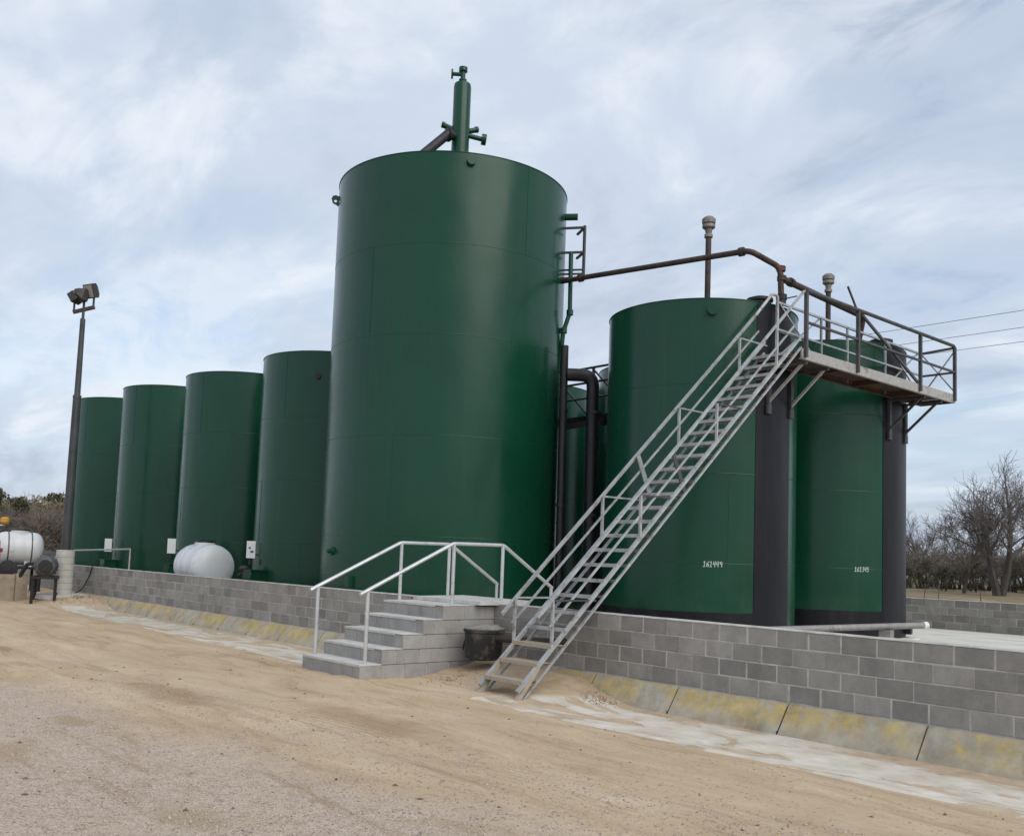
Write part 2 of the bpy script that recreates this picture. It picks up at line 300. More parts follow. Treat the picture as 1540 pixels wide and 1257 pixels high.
# ------------------------------------------------------------------ mesh helpers
class MB:
    def __init__(s): s.v = []; s.f = []
    def add(s, vs, fs):
        o = len(s.v); s.v += [tuple(v) for v in vs]; s.f += [tuple(i+o for i in f) for f in fs]; return s
    def box(s, x0, x1, y0, y1, z0, z1):
        return s.add([(x0,y0,z0),(x1,y0,z0),(x1,y1,z0),(x0,y1,z0),(x0,y0,z1),(x1,y0,z1),(x1,y1,z1),(x0,y1,z1)],
                     [(0,3,2,1),(4,5,6,7),(0,1,5,4),(1,2,6,5),(2,3,7,6),(3,0,4,7)])
    def obox(s, c, ax, ay, az, hx, hy, hz):
        c = Vector(c); vs = []
        for k in (-1, 1):
            for i, j in ((-1,-1),(1,-1),(1,1),(-1,1)): vs.append(c+ax*hx*i+ay*hy*j+az*hz*k)
        return s.add(vs, [(0,3,2,1),(4,5,6,7),(0,1,5,4),(1,2,6,5),(2,3,7,6),(3,0,4,7)])
    def bar(s, a, b, w, h, upv=(0, 0, 1)):
        a = Vector(a); b = Vector(b); d = (b-a); l = d.length; d.normalize()
        u = Vector(upv)
        if abs(d.dot(u)) > 0.98: u = Vector((1, 0, 0))
        r = d.cross(u).normalized(); u = r.cross(d).normalized()
        return s.obox((a+b)/2, d, r, u, l/2, w/2, h/2)
    def angle(s, a, b, w, th=0.008, upv=(0, 0, 1), flip=1):
        # L-section: two flat legs
        a = Vector(a); b = Vector(b); d = (b-a).normalized(); u = Vector(upv)
        if abs(d.dot(u)) > 0.98: u = Vector((1, 0, 0))
        r = d.cross(u).normalized(); u = r.cross(d).normalized()
        s.bar(a+u*0, b+u*0, w, th, u); o1 = r*(w/2-th/2)*flip - u*(w/2+th/2)
        return s.bar(a+o1, b+o1, th, w-0.002, u)
    def tube(s, pts, r, n=8, cap=True):
        pts = [Vector(p) for p in pts]; rs = r if isinstance(r, (list, tuple)) else [r]*len(pts)
        o = len(s.v); prev = None
        for i, p in enumerate(pts):
            if i == 0: d = pts[1]-p
            elif i == len(pts)-1: d = p-pts[i-1]
            else: d = (p-pts[i-1]).normalized()+(pts[i+1]-p).normalized()
            d.normalize()
            if prev is None:
                u = Vector((0, 0, 1)) if abs(d.z) < 0.95 else Vector((1, 0, 0)); a = d.cross(u).normalized()
            else:
                a = prev - d*prev.dot(d)
                a = a.normalized() if a.length > 1e-6 else d.orthogonal().normalized()
            b = d.cross(a); prev = a
            for k in range(n):
                t = 2*math.pi*k/n; s.v.append(tuple(p+(a*math.cos(t)+b*math.sin(t))*rs[i]))
        for i in range(len(pts)-1):
            for k in range(n):
                k2 = (k+1) % n; s.f.append((o+i*n+k, o+i*n+k2, o+(i+1)*n+k2, o+(i+1)*n+k))
        if cap:
            s.f.append(tuple(o+k for k in range(n))[::-1]); s.f.append(tuple(o+(len(pts)-1)*n+k for k in range(n)))
        return s
    def lathe(s, prof, n=24, base=(0, 0, 0), axis=(0, 0, 1), cap=True):
        A = Vector(axis).normalized(); B = A.orthogonal().normalized(); C = A.cross(B); base = Vector(base); o = len(s.v)
        if abs(A.z) > 0.99: B = Vector((1, 0, 0)); C = A.cross(B)
        for (r, h) in prof:
            for k in range(n):
                t = 2*math.pi*k/n; s.v.append(tuple(base+A*h+(B*math.cos(t)+C*math.sin(t))*r))
        for i in range(len(prof)-1):
            for k in range(n):
                k2 = (k+1) % n; s.f.append((o+i*n+k, o+i*n+k2, o+(i+1)*n+k2, o+(i+1)*n+k))
        if cap:
            if prof[0][0] > 1e-5: s.f.append(tuple(o+k for k in range(n))[::-1])
            if prof[-1][0] > 1e-5: s.f.append(tuple(o+(len(prof)-1)*n+k for k in range(n)))
        return s
    def mesh(s, name, origin=(0, 0, 0), smooth=False):
        me = bpy.data.meshes.new(name); o = origin
        me.from_pydata([(v[0]-o[0], v[1]-o[1], v[2]-o[2]) for v in s.v], [], s.f)
        if smooth:
            me.polygons.foreach_set('use_smooth', [True]*len(me.polygons)); me.set_sharp_from_angle(angle=R_(35))
        return me
    def build(s, name, mat, parent=None, smooth=True, loc=None):
        org = loc if loc is not None else (root_loc(parent) if parent else (0, 0, 0))
        me = s.mesh(name, org, smooth); me.materials.append(MATS[mat])
        ob = bpy.data.objects.new(name, me); COL.objects.link(ob)
        if parent:
            ob.parent = parent; pl = root_loc(parent)
            ob.location = (org[0]-pl[0], org[1]-pl[1], org[2]-pl[2])
        else: ob.location = org
        return ob
def root_loc(o):
    l = Vector((0, 0, 0))
    while o is not None: l += o.location; o = o.parent
    return tuple(l)
def tag(o, label=None, cat=None, group=None, kind=None):
    if label: o['label'] = label
    if cat: o['category'] = cat
    if group: o['group'] = group
    if kind: o['kind'] = kind
    return o
def thing(name, label, cat, loc, group=None):
    o = bpy.data.objects.new(name, None); o.empty_display_size = 0.3; COL.objects.link(o); o.location = loc
    return tag(o, label, cat, group)
def inst(name, me, parent, loc):
    o = bpy.data.objects.new(name, me); COL.objects.link(o); o.parent = parent
    pl = root_loc(parent); o.location = (loc[0]-pl[0], loc[1]-pl[1], loc[2]-pl[2]); return o
def quickmesh(name, V, F, mat, smooth=False):
    me = bpy.data.meshes.new(name); n = F.shape[1]
    me.vertices.add(len(V)); me.vertices.foreach_set('co', V.astype(np.float32).ravel())
    me.loops.add(F.size); me.loops.foreach_set('vertex_index', F.astype(np.int32).ravel())
    me.polygons.add(len(F)); me.polygons.foreach_set('loop_start', np.arange(0, F.size, n, dtype=np.int32))
    me.polygons.foreach_set('loop_total', np.full(len(F), n, dtype=np.int32))
    me.update(calc_edges=True); me.validate()
    if smooth: me.polygons.foreach_set('use_smooth', [True]*len(F))
    me.materials.append(MATS[mat]); return me

# ------------------------------------------------------------------ ground
def sst(a, b, x):
    t = min(1, max(0, (x-a)/(b-a))); return t*t*(3-2*t)
def gh(x, y, fine=True):
    z = 0.10*sst(0.9, 2.7, -y)
    z += 0.30*math.exp(-((x+6.55)/1.65)**4)*math.exp(-(min(y+0.05, 0)/1.2)**2)*(1 if y < 0.3 else 0.4)
    z += 0.30*sst(-23.5, -25.5, x)*sst(-2.2, -0.5, y)
    z -= 0.06*sst(0.5, -0.2, -y)*0
    if fine:
        apr = sst(1.95, 2.3, -y) if x > -26 else 1
        if -8 < x < -4.6: apr = max(apr, 0.8)
        n = mnoise.noise((x*0.55, y*0.8, 0))*0.035+mnoise.noise((x*1.9, y*2.3, 4))*0.014+mnoise.noise((x*5.5, y*6, 8))*0.006
        z += n*apr
        if y < -2.0:
            for yo, sl, w, dp in ((-2.75, .035, .17, .022), (-4.15, .10, .20, .026), (-3.55, .06, .16, .016), (-5.35, .12, .18, .018)):
                d = (y-(yo+sl*(x+3)+.12*mnoise.noise((x*.35, yo, 2))))/w
                if abs(d) < 3: z += (-dp*math.exp(-d*d)+.45*dp*math.exp(-(abs(d)-1.5)**2*3))*(.55+.9*mnoise.noise((x*.5, yo*3, 5)))
        dx = max(-9.1-x, 0, x+7.5); dy = max(-2.4-y, 0)
        e = math.hypot(dx, dy)
        if y < 0 and e < .5: z += .035*math.exp(-(e/.16)**2)*(.6+.8*mnoise.noise((x*3, y*3, 6)))
    return z
def axis_pts(lo, hi, a, b, step):
    mid = list(np.arange(a, b+1e-6, step)); l = []; r = []
    d = step; p = a
    while p > lo: d = min(d*1.25, 40); p -= d; l.append(max(p, lo))
    d = step; p = b
    while p < hi: d = min(d*1.25, 40); p += d; r.append(min(p, hi))
    return l[::-1]+mid+r
xs = axis_pts(-420, 380, -30, 5.0, 0.13); ys = axis_pts(-120, 420, -10, 0.2, 0.10)
V = np.array([(x, y, gh(x, y, -45 < x < 15 and -14 < y < 4)) for y in ys for x in xs])
nx = len(xs); I = np.arange(len(ys)*nx).reshape(len(ys), nx)
F = np.stack([I[:-1, :-1], I[:-1, 1:], I[1:, 1:], I[1:, :-1]], -1).reshape(-1, 4)
g = bpy.data.objects.new('ground', quickmesh('ground', V, F, 'dirt', True)); COL.objects.link(g); tag(g, 'sandy dirt and gravel yard with pasture beyond', kind='structure')

def sheet(name, mat, x0, x1, y0f, y1f, dx, dy, dz, label):
    X = np.arange(x0, x1+1e-6, dx); nyy = dy
    vv = []
    for x in X:
        a = y0f(x); b = y1f(x)
        for j in range(nyy+1):
            y = a+(b-a)*j/nyy; vv.append((x, y, gh(x, y, False)+(dz if j else -0.03)))
    n = nyy+1; I = np.arange(len(X)*n).reshape(len(X), n)
    F = np.stack([I[:-1, :-1], I[1:, :-1], I[1:, 1:], I[:-1, 1:]], -1).reshape(-1, 4)
    o = bpy.data.objects.new(name, quickmesh(name, np.array(vv), F, mat, True)); COL.objects.link(o); tag(o, label, kind='structure'); return o
wob = lambda x, a, s: a*mnoise.noise((x*s, 3.3, 0))
sheet('concrete_apron', 'apron_concrete', -5.6, 4.2, lambda x: -2.02+wob(x, .10, 1.3)+wob(x, .05, 4.1), lambda x: -0.22, 0.12, 14, 0.014, 'pale concrete apron along foot of block wall')
sheet('concrete_apron', 'apron_concrete', -24.5, -9.3, lambda x: -1.55-0.04*(x+24)*0.8+wob(x, .08, 1.1), lambda x: -0.22, 0.2, 14, 0.014, 'grey concrete apron left of the block steps')
fl = MB().box(-35.8, 4.0, 0.19, 17.1, 0.05, 0.34).build('containment_floor', 'floor_concrete', smooth=False); tag(fl, 'pale concrete containment floor under the tanks', kind='structure')

# loose gravel (uncountable)
def pebbles(name, n, area, smin, smax, mat, seed, keep, label):
    g = np.random.default_rng(seed); P = []
    while len(P) < n:
        x = g.uniform(area[0], area[1]); y = g.uniform(area[2], area[3])
        if g.random() < keep(x, y): P.append((x, y, gh(x, y)))
    P = np.array(P); n = len(P)
    base = np.array([(1,0,0),(0,1,0),(-1,0,0),(0,-1,0),(0,0,.75),(0,0,-.6)])
    tri = np.array([(0,1,4),(1,2,4),(2,3,4),(3,0,4),(1,0,5),(2,1,5),(3,2,5),(0,3,5)])
    sc = smin+(smax-smin)*g.random(n)**3
    a = g.uniform(0, 6.28, n); ca, sa = np.cos(a), np.sin(a)
    v = base[None]*(0.65+0.7*g.random((n, 6, 3)))*sc[:, None, None]; v[:, :, 1] *= g.uniform(.6, 1, n)[:, None]
    V = np.stack([v[..., 0]*ca[:, None]-v[..., 1]*sa[:, None], v[..., 0]*sa[:, None]+v[..., 1]*ca[:, None], v[..., 2]*0.8], -1)+P[:, None]
    F = (tri[None]+np.arange(n)[:, None, None]*6).reshape(-1, 3)
    o = bpy.data.objects.new(name, quickmesh(name, V.reshape(-1, 3), F, mat)); COL.objects.link(o); tag(o, label, 'gravel', kind='stuff')
def kg(x, y):
    d = math.hypot(x-CAM.x, y-CAM.y)
    return (1.0 if y-0.13*x < -3.6 else 0.10)*max(0.12, min(1, (6.5/d)**1.5))
pebbles('gravel', 52000, (-9, 4, -8.6, -1.9), 0.004, 0.018, 'pebble', 1, kg, 'loose pale gravel scattered over the yard')
pebbles('dirt_clods', 520, (-12, 3.5, -8.0, -1.9), 0.005, 0.026, 'clod', 2, lambda x, y: 1.0, 'dark dirt clods and leaf bits scattered over the yard')

# ------------------------------------------------------------------ block walls
BL, BH = 0.4064, 0.2032; WTOP = 1.153; KTOP = 0.34
def block_mesh(name, lx, ly, lz, mat, ch=0.006):
    # chamfered block centred on x and z, front face at y=0, back at y=ly
    def ring(y, ins): return [(-lx/2+ins, y, -lz/2+ins), (lx/2-ins, y, -lz/2+ins), (lx/2-ins, y, lz/2-ins), (-lx/2+ins, y, lz/2-ins)]
    vs = ring(0, ch)+ring(ch, 0)+ring(ly-ch, 0)+ring(ly, ch)
    fs = [(0, 1, 2, 3), (15, 14, 13, 12)]
    for k in range(3):
        for i in range(4): j = (i+1) % 4; fs.append((k*4+j, k*4+i, k*4+4+i, k*4+4+j))
    fs = [f[::-1] if k > 1 else f for k, f in enumerate(fs)]
    me = bpy.data.meshes.new(name); me.from_pydata(vs, [], fs); me.materials.append(MATS[mat]); me.validate(); return me
bm_full = [block_mesh('block', BL-0.011+dx, 0.2, BH-0.011+dz, 'block') for dx, dz in ((0, 0), (-0.004, 0.001), (0.003, -0.004), (-0.012, -0.003), (0.001, 0.002), (-0.018, -0.006), (0.004, -0.008))]
OFF = (0.4, 0.0, 0.5, 0.0)          # bottom course to top course
def block_wall(name, label, x0, x1, y, view):
    """wall along X; front face at y, blocks single inside view=(a,b), else joined"""
    root = thing(name, label, 'wall', ((x0+x1)/2, y+0.1, KTOP))
    MB().box(x0+.005, x1-.005, y+0.006, y+0.194, KTOP-0.02, WTOP-0.008).build('mortar_core', 'mortar', root, False)
    stuff = MB()
    for r in range(4):
        zc = KTOP+BH*(r+0.5); k = math.ceil((x0-OFF[r]*BL)/BL)
        xa = x0
        while xa < x1-0.02:
            xb = min(x1, (k+OFF[r])*BL); k += 1
            if xb-xa < 0.03: continue
            xc = (xa+xb)/2; full = abs(xb-xa-BL) < 1e-3
            if full and view[0] <= xc <= view[1]:
                o = inst('block', random.choice(bm_full), root, (xc+random.uniform(-.002, .002), y+random.uniform(-.003, .002), zc+random.uniform(-.0015, .0015)))
                o.rotation_euler = (0, random.uniform(-.004, .004), random.uniform(-.006, .006))
            else: stuff.box(xa+.005, xb-.005, y, y+.2, zc-BH/2+.005, zc+BH/2-.005)
            xa = xb
    if stuff.v: tag(stuff.build('block_rest', 'block', root, False), kind='stuff')
    # rough mortar topping on the last course
    cap = MB(); n = int((x1-x0)/0.15); o = 0
    for i in range(n+1):
        x = x0+(x1-x0)*i/n; a = 0.004*mnoise.noise((x*3, y, 1)); zt = WTOP+0.006+0.005*mnoise.noise((x*4, y, 7))
        cap.v += [(x, y-.003+a, WTOP-.006), (x, y+.012+a, zt), (x, y+.188, zt), (x, y+.204, WTOP-.006)]
        if i: b = i*4; cap.f += [(b-4+j, b-4+j+1, b+j+1, b+j) for j in range(3)]
    cap.build('mortar_cap', 'mortar', root)
    return root
fwall = block_wall('block_wall', 'long grey concrete block wall running in front of the tanks', -36.0, 4.2, 0.0, (-29.8, 0.65))
block_wall('block_wall', 'far grey block wall behind the tanks before the bare trees', -36.0, 4.2, 17.1, (-12.5, 1.5))
def side_wall(x, label):
    root = thing('block_wall', label, 'wall', (x, 8.6, KTOP))
    MB().box(x-.094, x+.094, .206, 17.094, KTOP-.02, WTOP-.008).build('mortar_core', 'mortar', root, False)
    st = MB()
    for r in range(4):
        zc = KTOP+BH*(r+.5); ya = .205; k = 0
        while ya < 17.0:
            yb = min(17.095, ya+BL*(0.5 if (r % 2 and k == 0) else 1)); k += 1
            st.box(x-.1, x+.1, ya+.005, yb-.005, zc-BH/2+.005, zc+BH/2-.005); ya = yb
    tag(st.build('block_rest', 'block', root, False), kind='stuff')
side_wall(4.1, 'short grey block wall closing the right end of the containment')
side_wall(-35.9, 'grey block wall closing the left end of the containment')
# sloped footing kerb in poured segments
kerb = thing('footing_kerb', 'sloped concrete footing kerb with worn yellow paint below block wall', 'kerb', (-10, -0.15, 0))
jx = [4.2, 2.4, 0.95, -0.65, -2.25, -3.82]
while jx[-1] > -27: jx.append(jx[-1]-random.uniform(1.35, 1.65))
for a, b in zip(jx[1:], jx[:-1]):
    mb = MB(); n = max(2, int((b-a)/0.1)); gap = 0.010
    for i in range(n+1):
        x = a+gap+(b-a-2*gap)*i/n; w = 0.02*mnoise.noise((x*1.7, 2, 0))+.008*mnoise.noise((x*7, 3, 0)); w2 = 0.018*mnoise.noise((x*2.3, 5, 0))+.008*mnoise.noise((x*9, 1, 0))
        mb.v += [(x, -.30+w, -.08), (x, -.27+w, .015), (x, -.055+w2, .305), (x, -.025+w2*.5, KTOP-.006+w*.4), (x, .19, KTOP-.022), (x, .19, -.08)]
        if i: q = i*6; mb.f += [(q-6+j, q+j, q+j+1, q-5+j) for j in range(5)]
    mb.f += [(0, 1, 2, 3, 4, 5), tuple(n*6+j for j in range(6))[::-1]]
    mb.build('kerb_segment', 'kerb_concrete', kerb)
    if abs(a+.65) > .01: MB().box(a-.009, a+.009, -.262, .1, -.05, 0.05).box(a-.009, a+.009, -.045, .1, .05, .30).add([(a-.009,-.25,.03),(a+.009,-.25,.03),(a+.009,-.05,.30),(a-.009,-.05,.30),(a-.009,.1,.03),(a+.009,.1,.03),(a+.009,.1,.3),(a-.009,.1,.3)],[(0,1,2,3),(0,3,7,4),(1,5,6,2)]).build('joint_filler', 'joint_tar', kerb, False)

# ------------------------------------------------------------------ tanks
ZF = 0.49
def arc_panel(mb, c, r, a0, a1, z0, z1, th=0.004, n=14):
    o = len(mb.v)
    for i in range(n+1):
        a = R_(a0+(a1-a0)*i/n); ca, sa = math.cos(a), math.sin(a)
        for rr, zq in ((r, z0), (r+th, z0), (r+th, z1), (r, z1)): mb.v.append((c[0]+rr*ca, c[1]+rr*sa, zq))
    for i in range(n):
        for j in range(4): k = (j+1) % 4; mb.f.append((o+i*4+j, o+i*4+4+j, o+i*4+4+k, o+i*4+k))
    mb.f += [(o, o+1, o+2, o+3), (o+n*4+3, o+n*4+2, o+n*4+1, o+n*4)]
    return mb
def on(c, r, adeg, z): a = R_(adeg); return Vector((c[0]+r*math.cos(a), c[1]+r*math.sin(a), z))
def radial(adeg): a = R_(adeg); return Vector((math.cos(a), math.sin(a), 0))
def nozzle(parent, c, R, adeg, z, r, ln, mat='green_paint', flange=True, name='nozzle'):
    d = radial(adeg); p = on(c, R-.01, adeg, z); mb = MB().tube([p, p+d*ln], r, 14)
    if flange: mb.tube([p+d*(ln-.03), p+d*(ln+.012)], r*1.7, 16)
    return mb.build(name, mat, parent)
def tank(label, c, R, top, seams, vseams, group=None, pad=True):
    root = thing('storage_tank', label, 'tank', (c[0], c[1], 0.34), group)
    if pad: MB().lathe([(R+.28, .335), (R+.28, .46), (R+.25, .485), (0, .485)], 64, (c[0], c[1], 0)).build('concrete_pad', 'floor_concrete', root)
    lv = [ZF]+seams+[top]
    n = 128
    for i in range(len(lv)-1):
        z0, z1 = lv[i], lv[i+1]
        mb = MB(); prof = [(R, z0), (R, z1)]
        mb.lathe(prof, n, (c[0], c[1], 0), cap=False); co = mb.build('shell_course', 'green_paint', root)
        if i: MB().lathe([(R-.004, z0-.010), (R+.0025, z0-.006), (R+.0045, z0), (R+.0025, z0+.006), (R-.004, z0+.010)], n, (c[0], c[1], 0), cap=False).build('weld_seam', 'green_paint_weld', co)
        if vseams:
            a = vseams[i % len(vseams)]; da = math.degrees(.008/R)
            arc_panel(MB(), c, R, a-da, a+da, z0+.02, z1-.01, .0055, 2).build('weld_seam', 'green_paint_weld', co)
    rf = MB().lathe([(R-.002, top-.004), (R+.012, top-.002), (R+.012, top+.012), (R-.03, top+.016), (0.3, top+.24), (0, top+.24)], n, (c[0], c[1], 0), cap=False).build('roof', 'green_paint', root)
    return root
T6c, T7c, T5c = (-7.83, 5.39), (-7.83, 9.68), (-13.0, 2.98)
SE = [2.03, 3.55, 5.1]
tops = 6.63
T1c, T2c, T3c, T4c = (-33.1, 3.0), (-28.15, 3.0), (-22.85, 3.0), (-17.87, 3.0)
row = []
for c, lab in ((T1c, 'dark green storage tank at the far left behind the light pole'), (T2c, 'dark green storage tank second from the light pole'),
               (T3c, 'dark green storage tank directly behind the white poly tank on the wall side'), (T4c, 'dark green storage tank next to the left side of the tallest tank')):
    row.append(tank(lab, c, 1.83, {T1c: 7.15, T2c: 7.04, T3c: 6.82, T4c: 6.70}[c], SE, [-50, -95, -20, -70]))
T5 = tank('tallest dark green tank with a vertical boot on its roof', T5c, 2.55, 9.9, [2.22, 4.2, 6.21, 8.04], [-40, -60, -2, -75, -0.3])
T6 = tank('green tank with dark vertical stripe directly behind the steel stairs', T6c, 1.83, 6.65, [1.9, 3.5, 5.1], [60, -35, 100, 150])
T7 = tank('green tank with dark stripe at the right end under the platform', T7c, 1.83, 6.65, [1.9, 3.5, 5.1], [60, 100, -80, 150])
T8 = tank('shadowed green tank glimpsed in the gap between tallest tank and striped tank', (-16.6, 8.6), 1.83, 6.62, SE, [])
T9 = tank('rear green tank mostly hidden behind the striped tank and black downpipe', (-11.62, 9.05), 1.83, 6.62, SE, [])

tank('unseen extra tank added to darken reflections on the tank in the gap', (-14.2, 13.3), 1.83, 6.4, SE, [])  # added tank, hidden from the camera; keeps sky reflections off the gap tank

# fittings on the left row
def placard(tk, c, adeg, z, w, h, marks=True):
    d = Vector((.72, -.69, 0)).normalized(); tn = Vector((-d.y, d.x, 0)); p = on(c, 1.83+.15, adeg, z); Z_ = Vector((0, 0, 1))
    pl = MB().obox(p, tn, d, Z_, w/2, .012, h/2).build('placard', 'sign_white', tk, False)
    MB().bar(p-Z_*h*.3-d*.015, on(c, 1.8, adeg, z-h*.3), .04, .03).bar(p-Z_*(h/2+.02), p-Z_*(h/2+.16), .06, .06).build('placard_bracket', 'steel_black', tk, False)
    if marks:
        MB().obox(p+d*.0145-Z_*h*.12+tn*.03, tn, d, Z_, w*.17, .002, h*.06).build('printed_mark', 'print_dark', pl, False)
        MB().obox(p+d*.0145+Z_*h*.1-tn*.03, tn, d, Z_, w*.12, .002, h*.05).build('printed_mark', 'print_dark', pl, False)
    d = radial(adeg+11); tn = Vector((-d.y, d.x, 0)); q = on(c, 1.83+.20, adeg+11, .92)
    b = MB().obox(q, tn, d, Z_, .19, .2, .42).build('valve_cabinet', 'green_paint', tk, False)
    MB().obox(q+Z_*.436, tn, d, Z_, .215, .225, .015).build('cabinet_lid', 'green_paint_weld', b, False)
    MB().obox(q+d*.206-Z_*.02, tn, d, Z_, .15, .006, .33).build('door', 'green_paint_weld', b, False)
    MB().tube([q-Z_*.3+tn*.2, q-Z_*.3+tn*.42, q+Z_*.2+tn*.42], .05, 10).build('valve_pipe', 'black_pipe', tk)
placard(row[3], T4c, -97, 1.85, .22, .42)
placard(row[2], T3c, -98.7, 1.87, .24, .42, False)
placard(row[1], T2c, -100, 1.83, .24, .42, False)
nozzle(row[3], T4c, 1.83, -43, 6.08, .07, .06, 'black_pipe', False)
rvx, rvy = -17.95, .80
pv = MB().tube([(rvx, rvy, .98), (rvx, rvy, 1.34)], .035, 10).lathe([(.04, 0), (.11, .03), (.125, .07), (.08, .13), (0, .14)], 16, (rvx, rvy, 1.32)).tube([(rvx, rvy, 1.3), (rvx-.16, rvy-.06, 1.22)], .03, 8).build('relief_valve', 'rust_pipe', row[3])
MB().tube([(rvx, rvy, .34), (rvx, rvy, 1.0)], .03, 8).bar((rvx-.1, rvy-.08, .95), (rvx+.1, rvy+.08, 1.12), .04, .04).build('stem', 'galvanized', pv)

# fittings on the tallest tank
nozzle(T5, T5c, 2.55, -29.6, 9.73, .055, .09)
MB().bar(on(T5c, 2.56, -29.6, 9.85), on(T5c, 2.60, -29.6, 9.74), .05, .06).build('lifting_lug', 'green_paint', T5, False)
def lug(adeg, z):
    d = radial(adeg); p = on(T5c, 2.55, adeg, z); Z_ = Vector((0, 0, 1)); tn = Vector((-d.y, d.x, 0))
    mb = MB(); outer = [p+Z_*.16, p+d*.13-Z_*.0, p+d*.13-Z_*.06, p-Z_*.10]
    n = 12; cc = p+d*.07-Z_*.02
    for s_ in (-.012, .012):
        o = len(mb.v); ring = []
        for k in range(n):
            a = 2*math.pi*k/n; dirv = d*math.cos(a)+Z_*math.sin(a)
            rad = .13 if math.cos(a) < -.2 else (.075+.06*max(0, math.sin(a)))
            mb.v.append(tuple(cc+dirv*rad+tn*s_)); mb.v.append(tuple(cc+dirv*.032+tn*s_))
        for k in range(n):
            j = (k+1) % n; mb.f.append((o+2*k, o+2*j, o+2*j+1, o+2*k+1) if s_ > 0 else (o+2*k+1, o+2*j+1, o+2*j, o+2*k))
    for k in range(n):
        j = (k+1) % n; mb.f.append((2*k, 2*j, 2*n+2*j, 2*n+2*k)); mb.f.append((2*k+1, 2*n+2*k+1, 2*n+2*j+1, 2*j+1))
    mb.build('lifting_lug', 'green_paint', T5, False)
lug(-121, 9.60)
MB().tube([on(T5c, 2.54, -94.9, 1.88), on(T5c, 2.60, -94.9, 1.88)], .085, 16).tube([on(T5c, 2.6, -94.9, 1.88), on(T5c, 2.68, -94.9, 1.88)], .045, 12).build('thermowell', 'green_paint_weld', T5)
MB().obox(on(T5c, 2.58, -80, 1.12), Vector((1, 0, 0)), Vector((0, 1, 0)), Vector((0, 0, 1)), .09, .05, .28).build('clean_out_cover', 'green_paint', T5, False)
nozzle(T5, T5c, 2.55, 40, 9.42, .075, .28, 'green_paint', False)
# gas boot on the roof
bx, by = -13.0, 3.09
boot = thing('gas_boot', 'vertical green gas boot standing on roof of the tallest tank', 'vessel', (bx, by, 10.12))
MB().lathe([(.2, 10.08), (.2, 12.55), (.185, 12.62), (.12, 12.67), (0, 12.68)], 28, (bx, by, 0)).build('vessel_shell', 'green_paint', boot)
va = MB().tube([(bx, by, 12.66), (bx, by, 12.98)], .055, 12).tube([(bx, by, 12.93), (bx, by, 13.02)], .10, 14).tube([(bx, by, 12.86), (bx-.15, by-.2, 12.86)], .045, 10).tube([(bx-.14, by-.18, 12.86), (bx-.165, by-.215, 12.86)], .11, 14).tube([(bx, by, 12.70), (bx, by, 12.74)], .09, 14).build('top_valve', 'green_paint_weld', boot)
for ax_, ay_ in ((-.27, -.33), (.10, .40)):
    d = Vector((ax_, ay_, .1)); MB().tube([Vector((bx, by, 11.5))+d*.3, Vector((bx, by, 11.55))+d*1.0], .062, 12).tube([Vector((bx, by, 11.55))+d*.88, Vector((bx, by, 11.55))+d*1.02], .072, 12).build('stub_nozzle', 'green_paint', boot)
MB().tube([(bx+.1, by+.1, 11.42), (bx+.3, by+.42, 11.36)], .055, 12).tube([(bx+.28, by+.39, 11.365), (bx+.34, by+.48, 11.355)], .125, 16).build('flanged_nozzle', 'green_paint', boot)
MB().tube([(bx, by-.1, 11.35), (bx, by-.36, 11.33)], .1, 14).tube([(bx, by-.30, 11.33), (bx, by-.38, 11.33)], .16, 16).tube([(bx, by-.36, 11.33), (bx, by-1.45, 10.2)], .105, 14).build('flow_line', 'black_pipe', boot)

# stripes and numbers on the right-hand tanks
def stripe(tk, c, a0, a1):
    arc_panel(MB(), c, 1.834, a0, a1, ZF+.01, 6.62, .005, 16).build('dark_stripe', 'bitumen_coat', tk, True)
    arc_panel(MB(), c, 1.834, -150, a0-.01, ZF+.01, 1.04, .005, 40).build('dark_base_band', 'bitumen_coat', tk, True)
stripe(T6, T6c, -19.5, 10.2); stripe(T7, T7c, -14.4, 22)
DIG = {'1': [[(0, .8), (.25, 1), (.25, 0)], [(0, 0), (.5, 0)]], '6': [[(.5, 1), (.15, .7), (0, .3), (.15, 0), (.45, .05), (.5, .35), (.3, .5), (.05, .35)]],
       '4': [[(.1, 1), (0, .45), (.5, .45)], [(.42, 1), (.42, 0)]], '9': [[(.5, .8), (.25, 1), (.02, .8), (.2, .52), (.5, .7), (.5, .0)]],
       '3': [[(0, 1), (.45, .95), (.2, .55), (.5, .3), (.3, 0), (0, .08)]], '5': [[(.5, 1), (.08, 1), (.05, .58), (.4, .6), (.5, .25), (.3, 0), (0, .06)]]}
def number(tk, c, text, adeg, z, h):
    mb = MB(); pitch = h*.62; w = len(text)*pitch; rad = 1.836
    for i, ch in enumerate(text):
        for st in DIG[ch]:
            P = []
            for (u, v) in st:
                s_ = -w/2+i*pitch+u*h*.85+ .12*h*(v-.5); P.append(on(c, rad, adeg+math.degrees(s_/rad), z+v*h))
            for a, b in zip(P, P[1:]):
                mid = (a+b)/2; nrm = Vector((mid.x-c[0], mid.y-c[1], 0)).normalized(); dd = (b-a)
                mb.bar(a-dd*.06, b+dd*.06, h*.13, .004, nrm)
    mb.build('painted_number', 'lettering', tk, False)
number(T6, T6c, '161449', -43.3, 1.84, .092); number(T7, T7c, '161345', -30.2, 1.85, .088)
nozzle(T6, T6c, 1.83, -46.2, 6.44, .06, .07, 'green_paint', True)
for tk, c, a in ((T6, T6c, 14), (T7, T7c, 20)):
    MB().obox(on(c, 1.9, a, .68), radial(a), Vector((-radial(a).y, radial(a).x, 0)), Vector((0, 0, 1)), .06, .16, .12).build('clean_out_cover', 'bitumen_coat', tk, False)
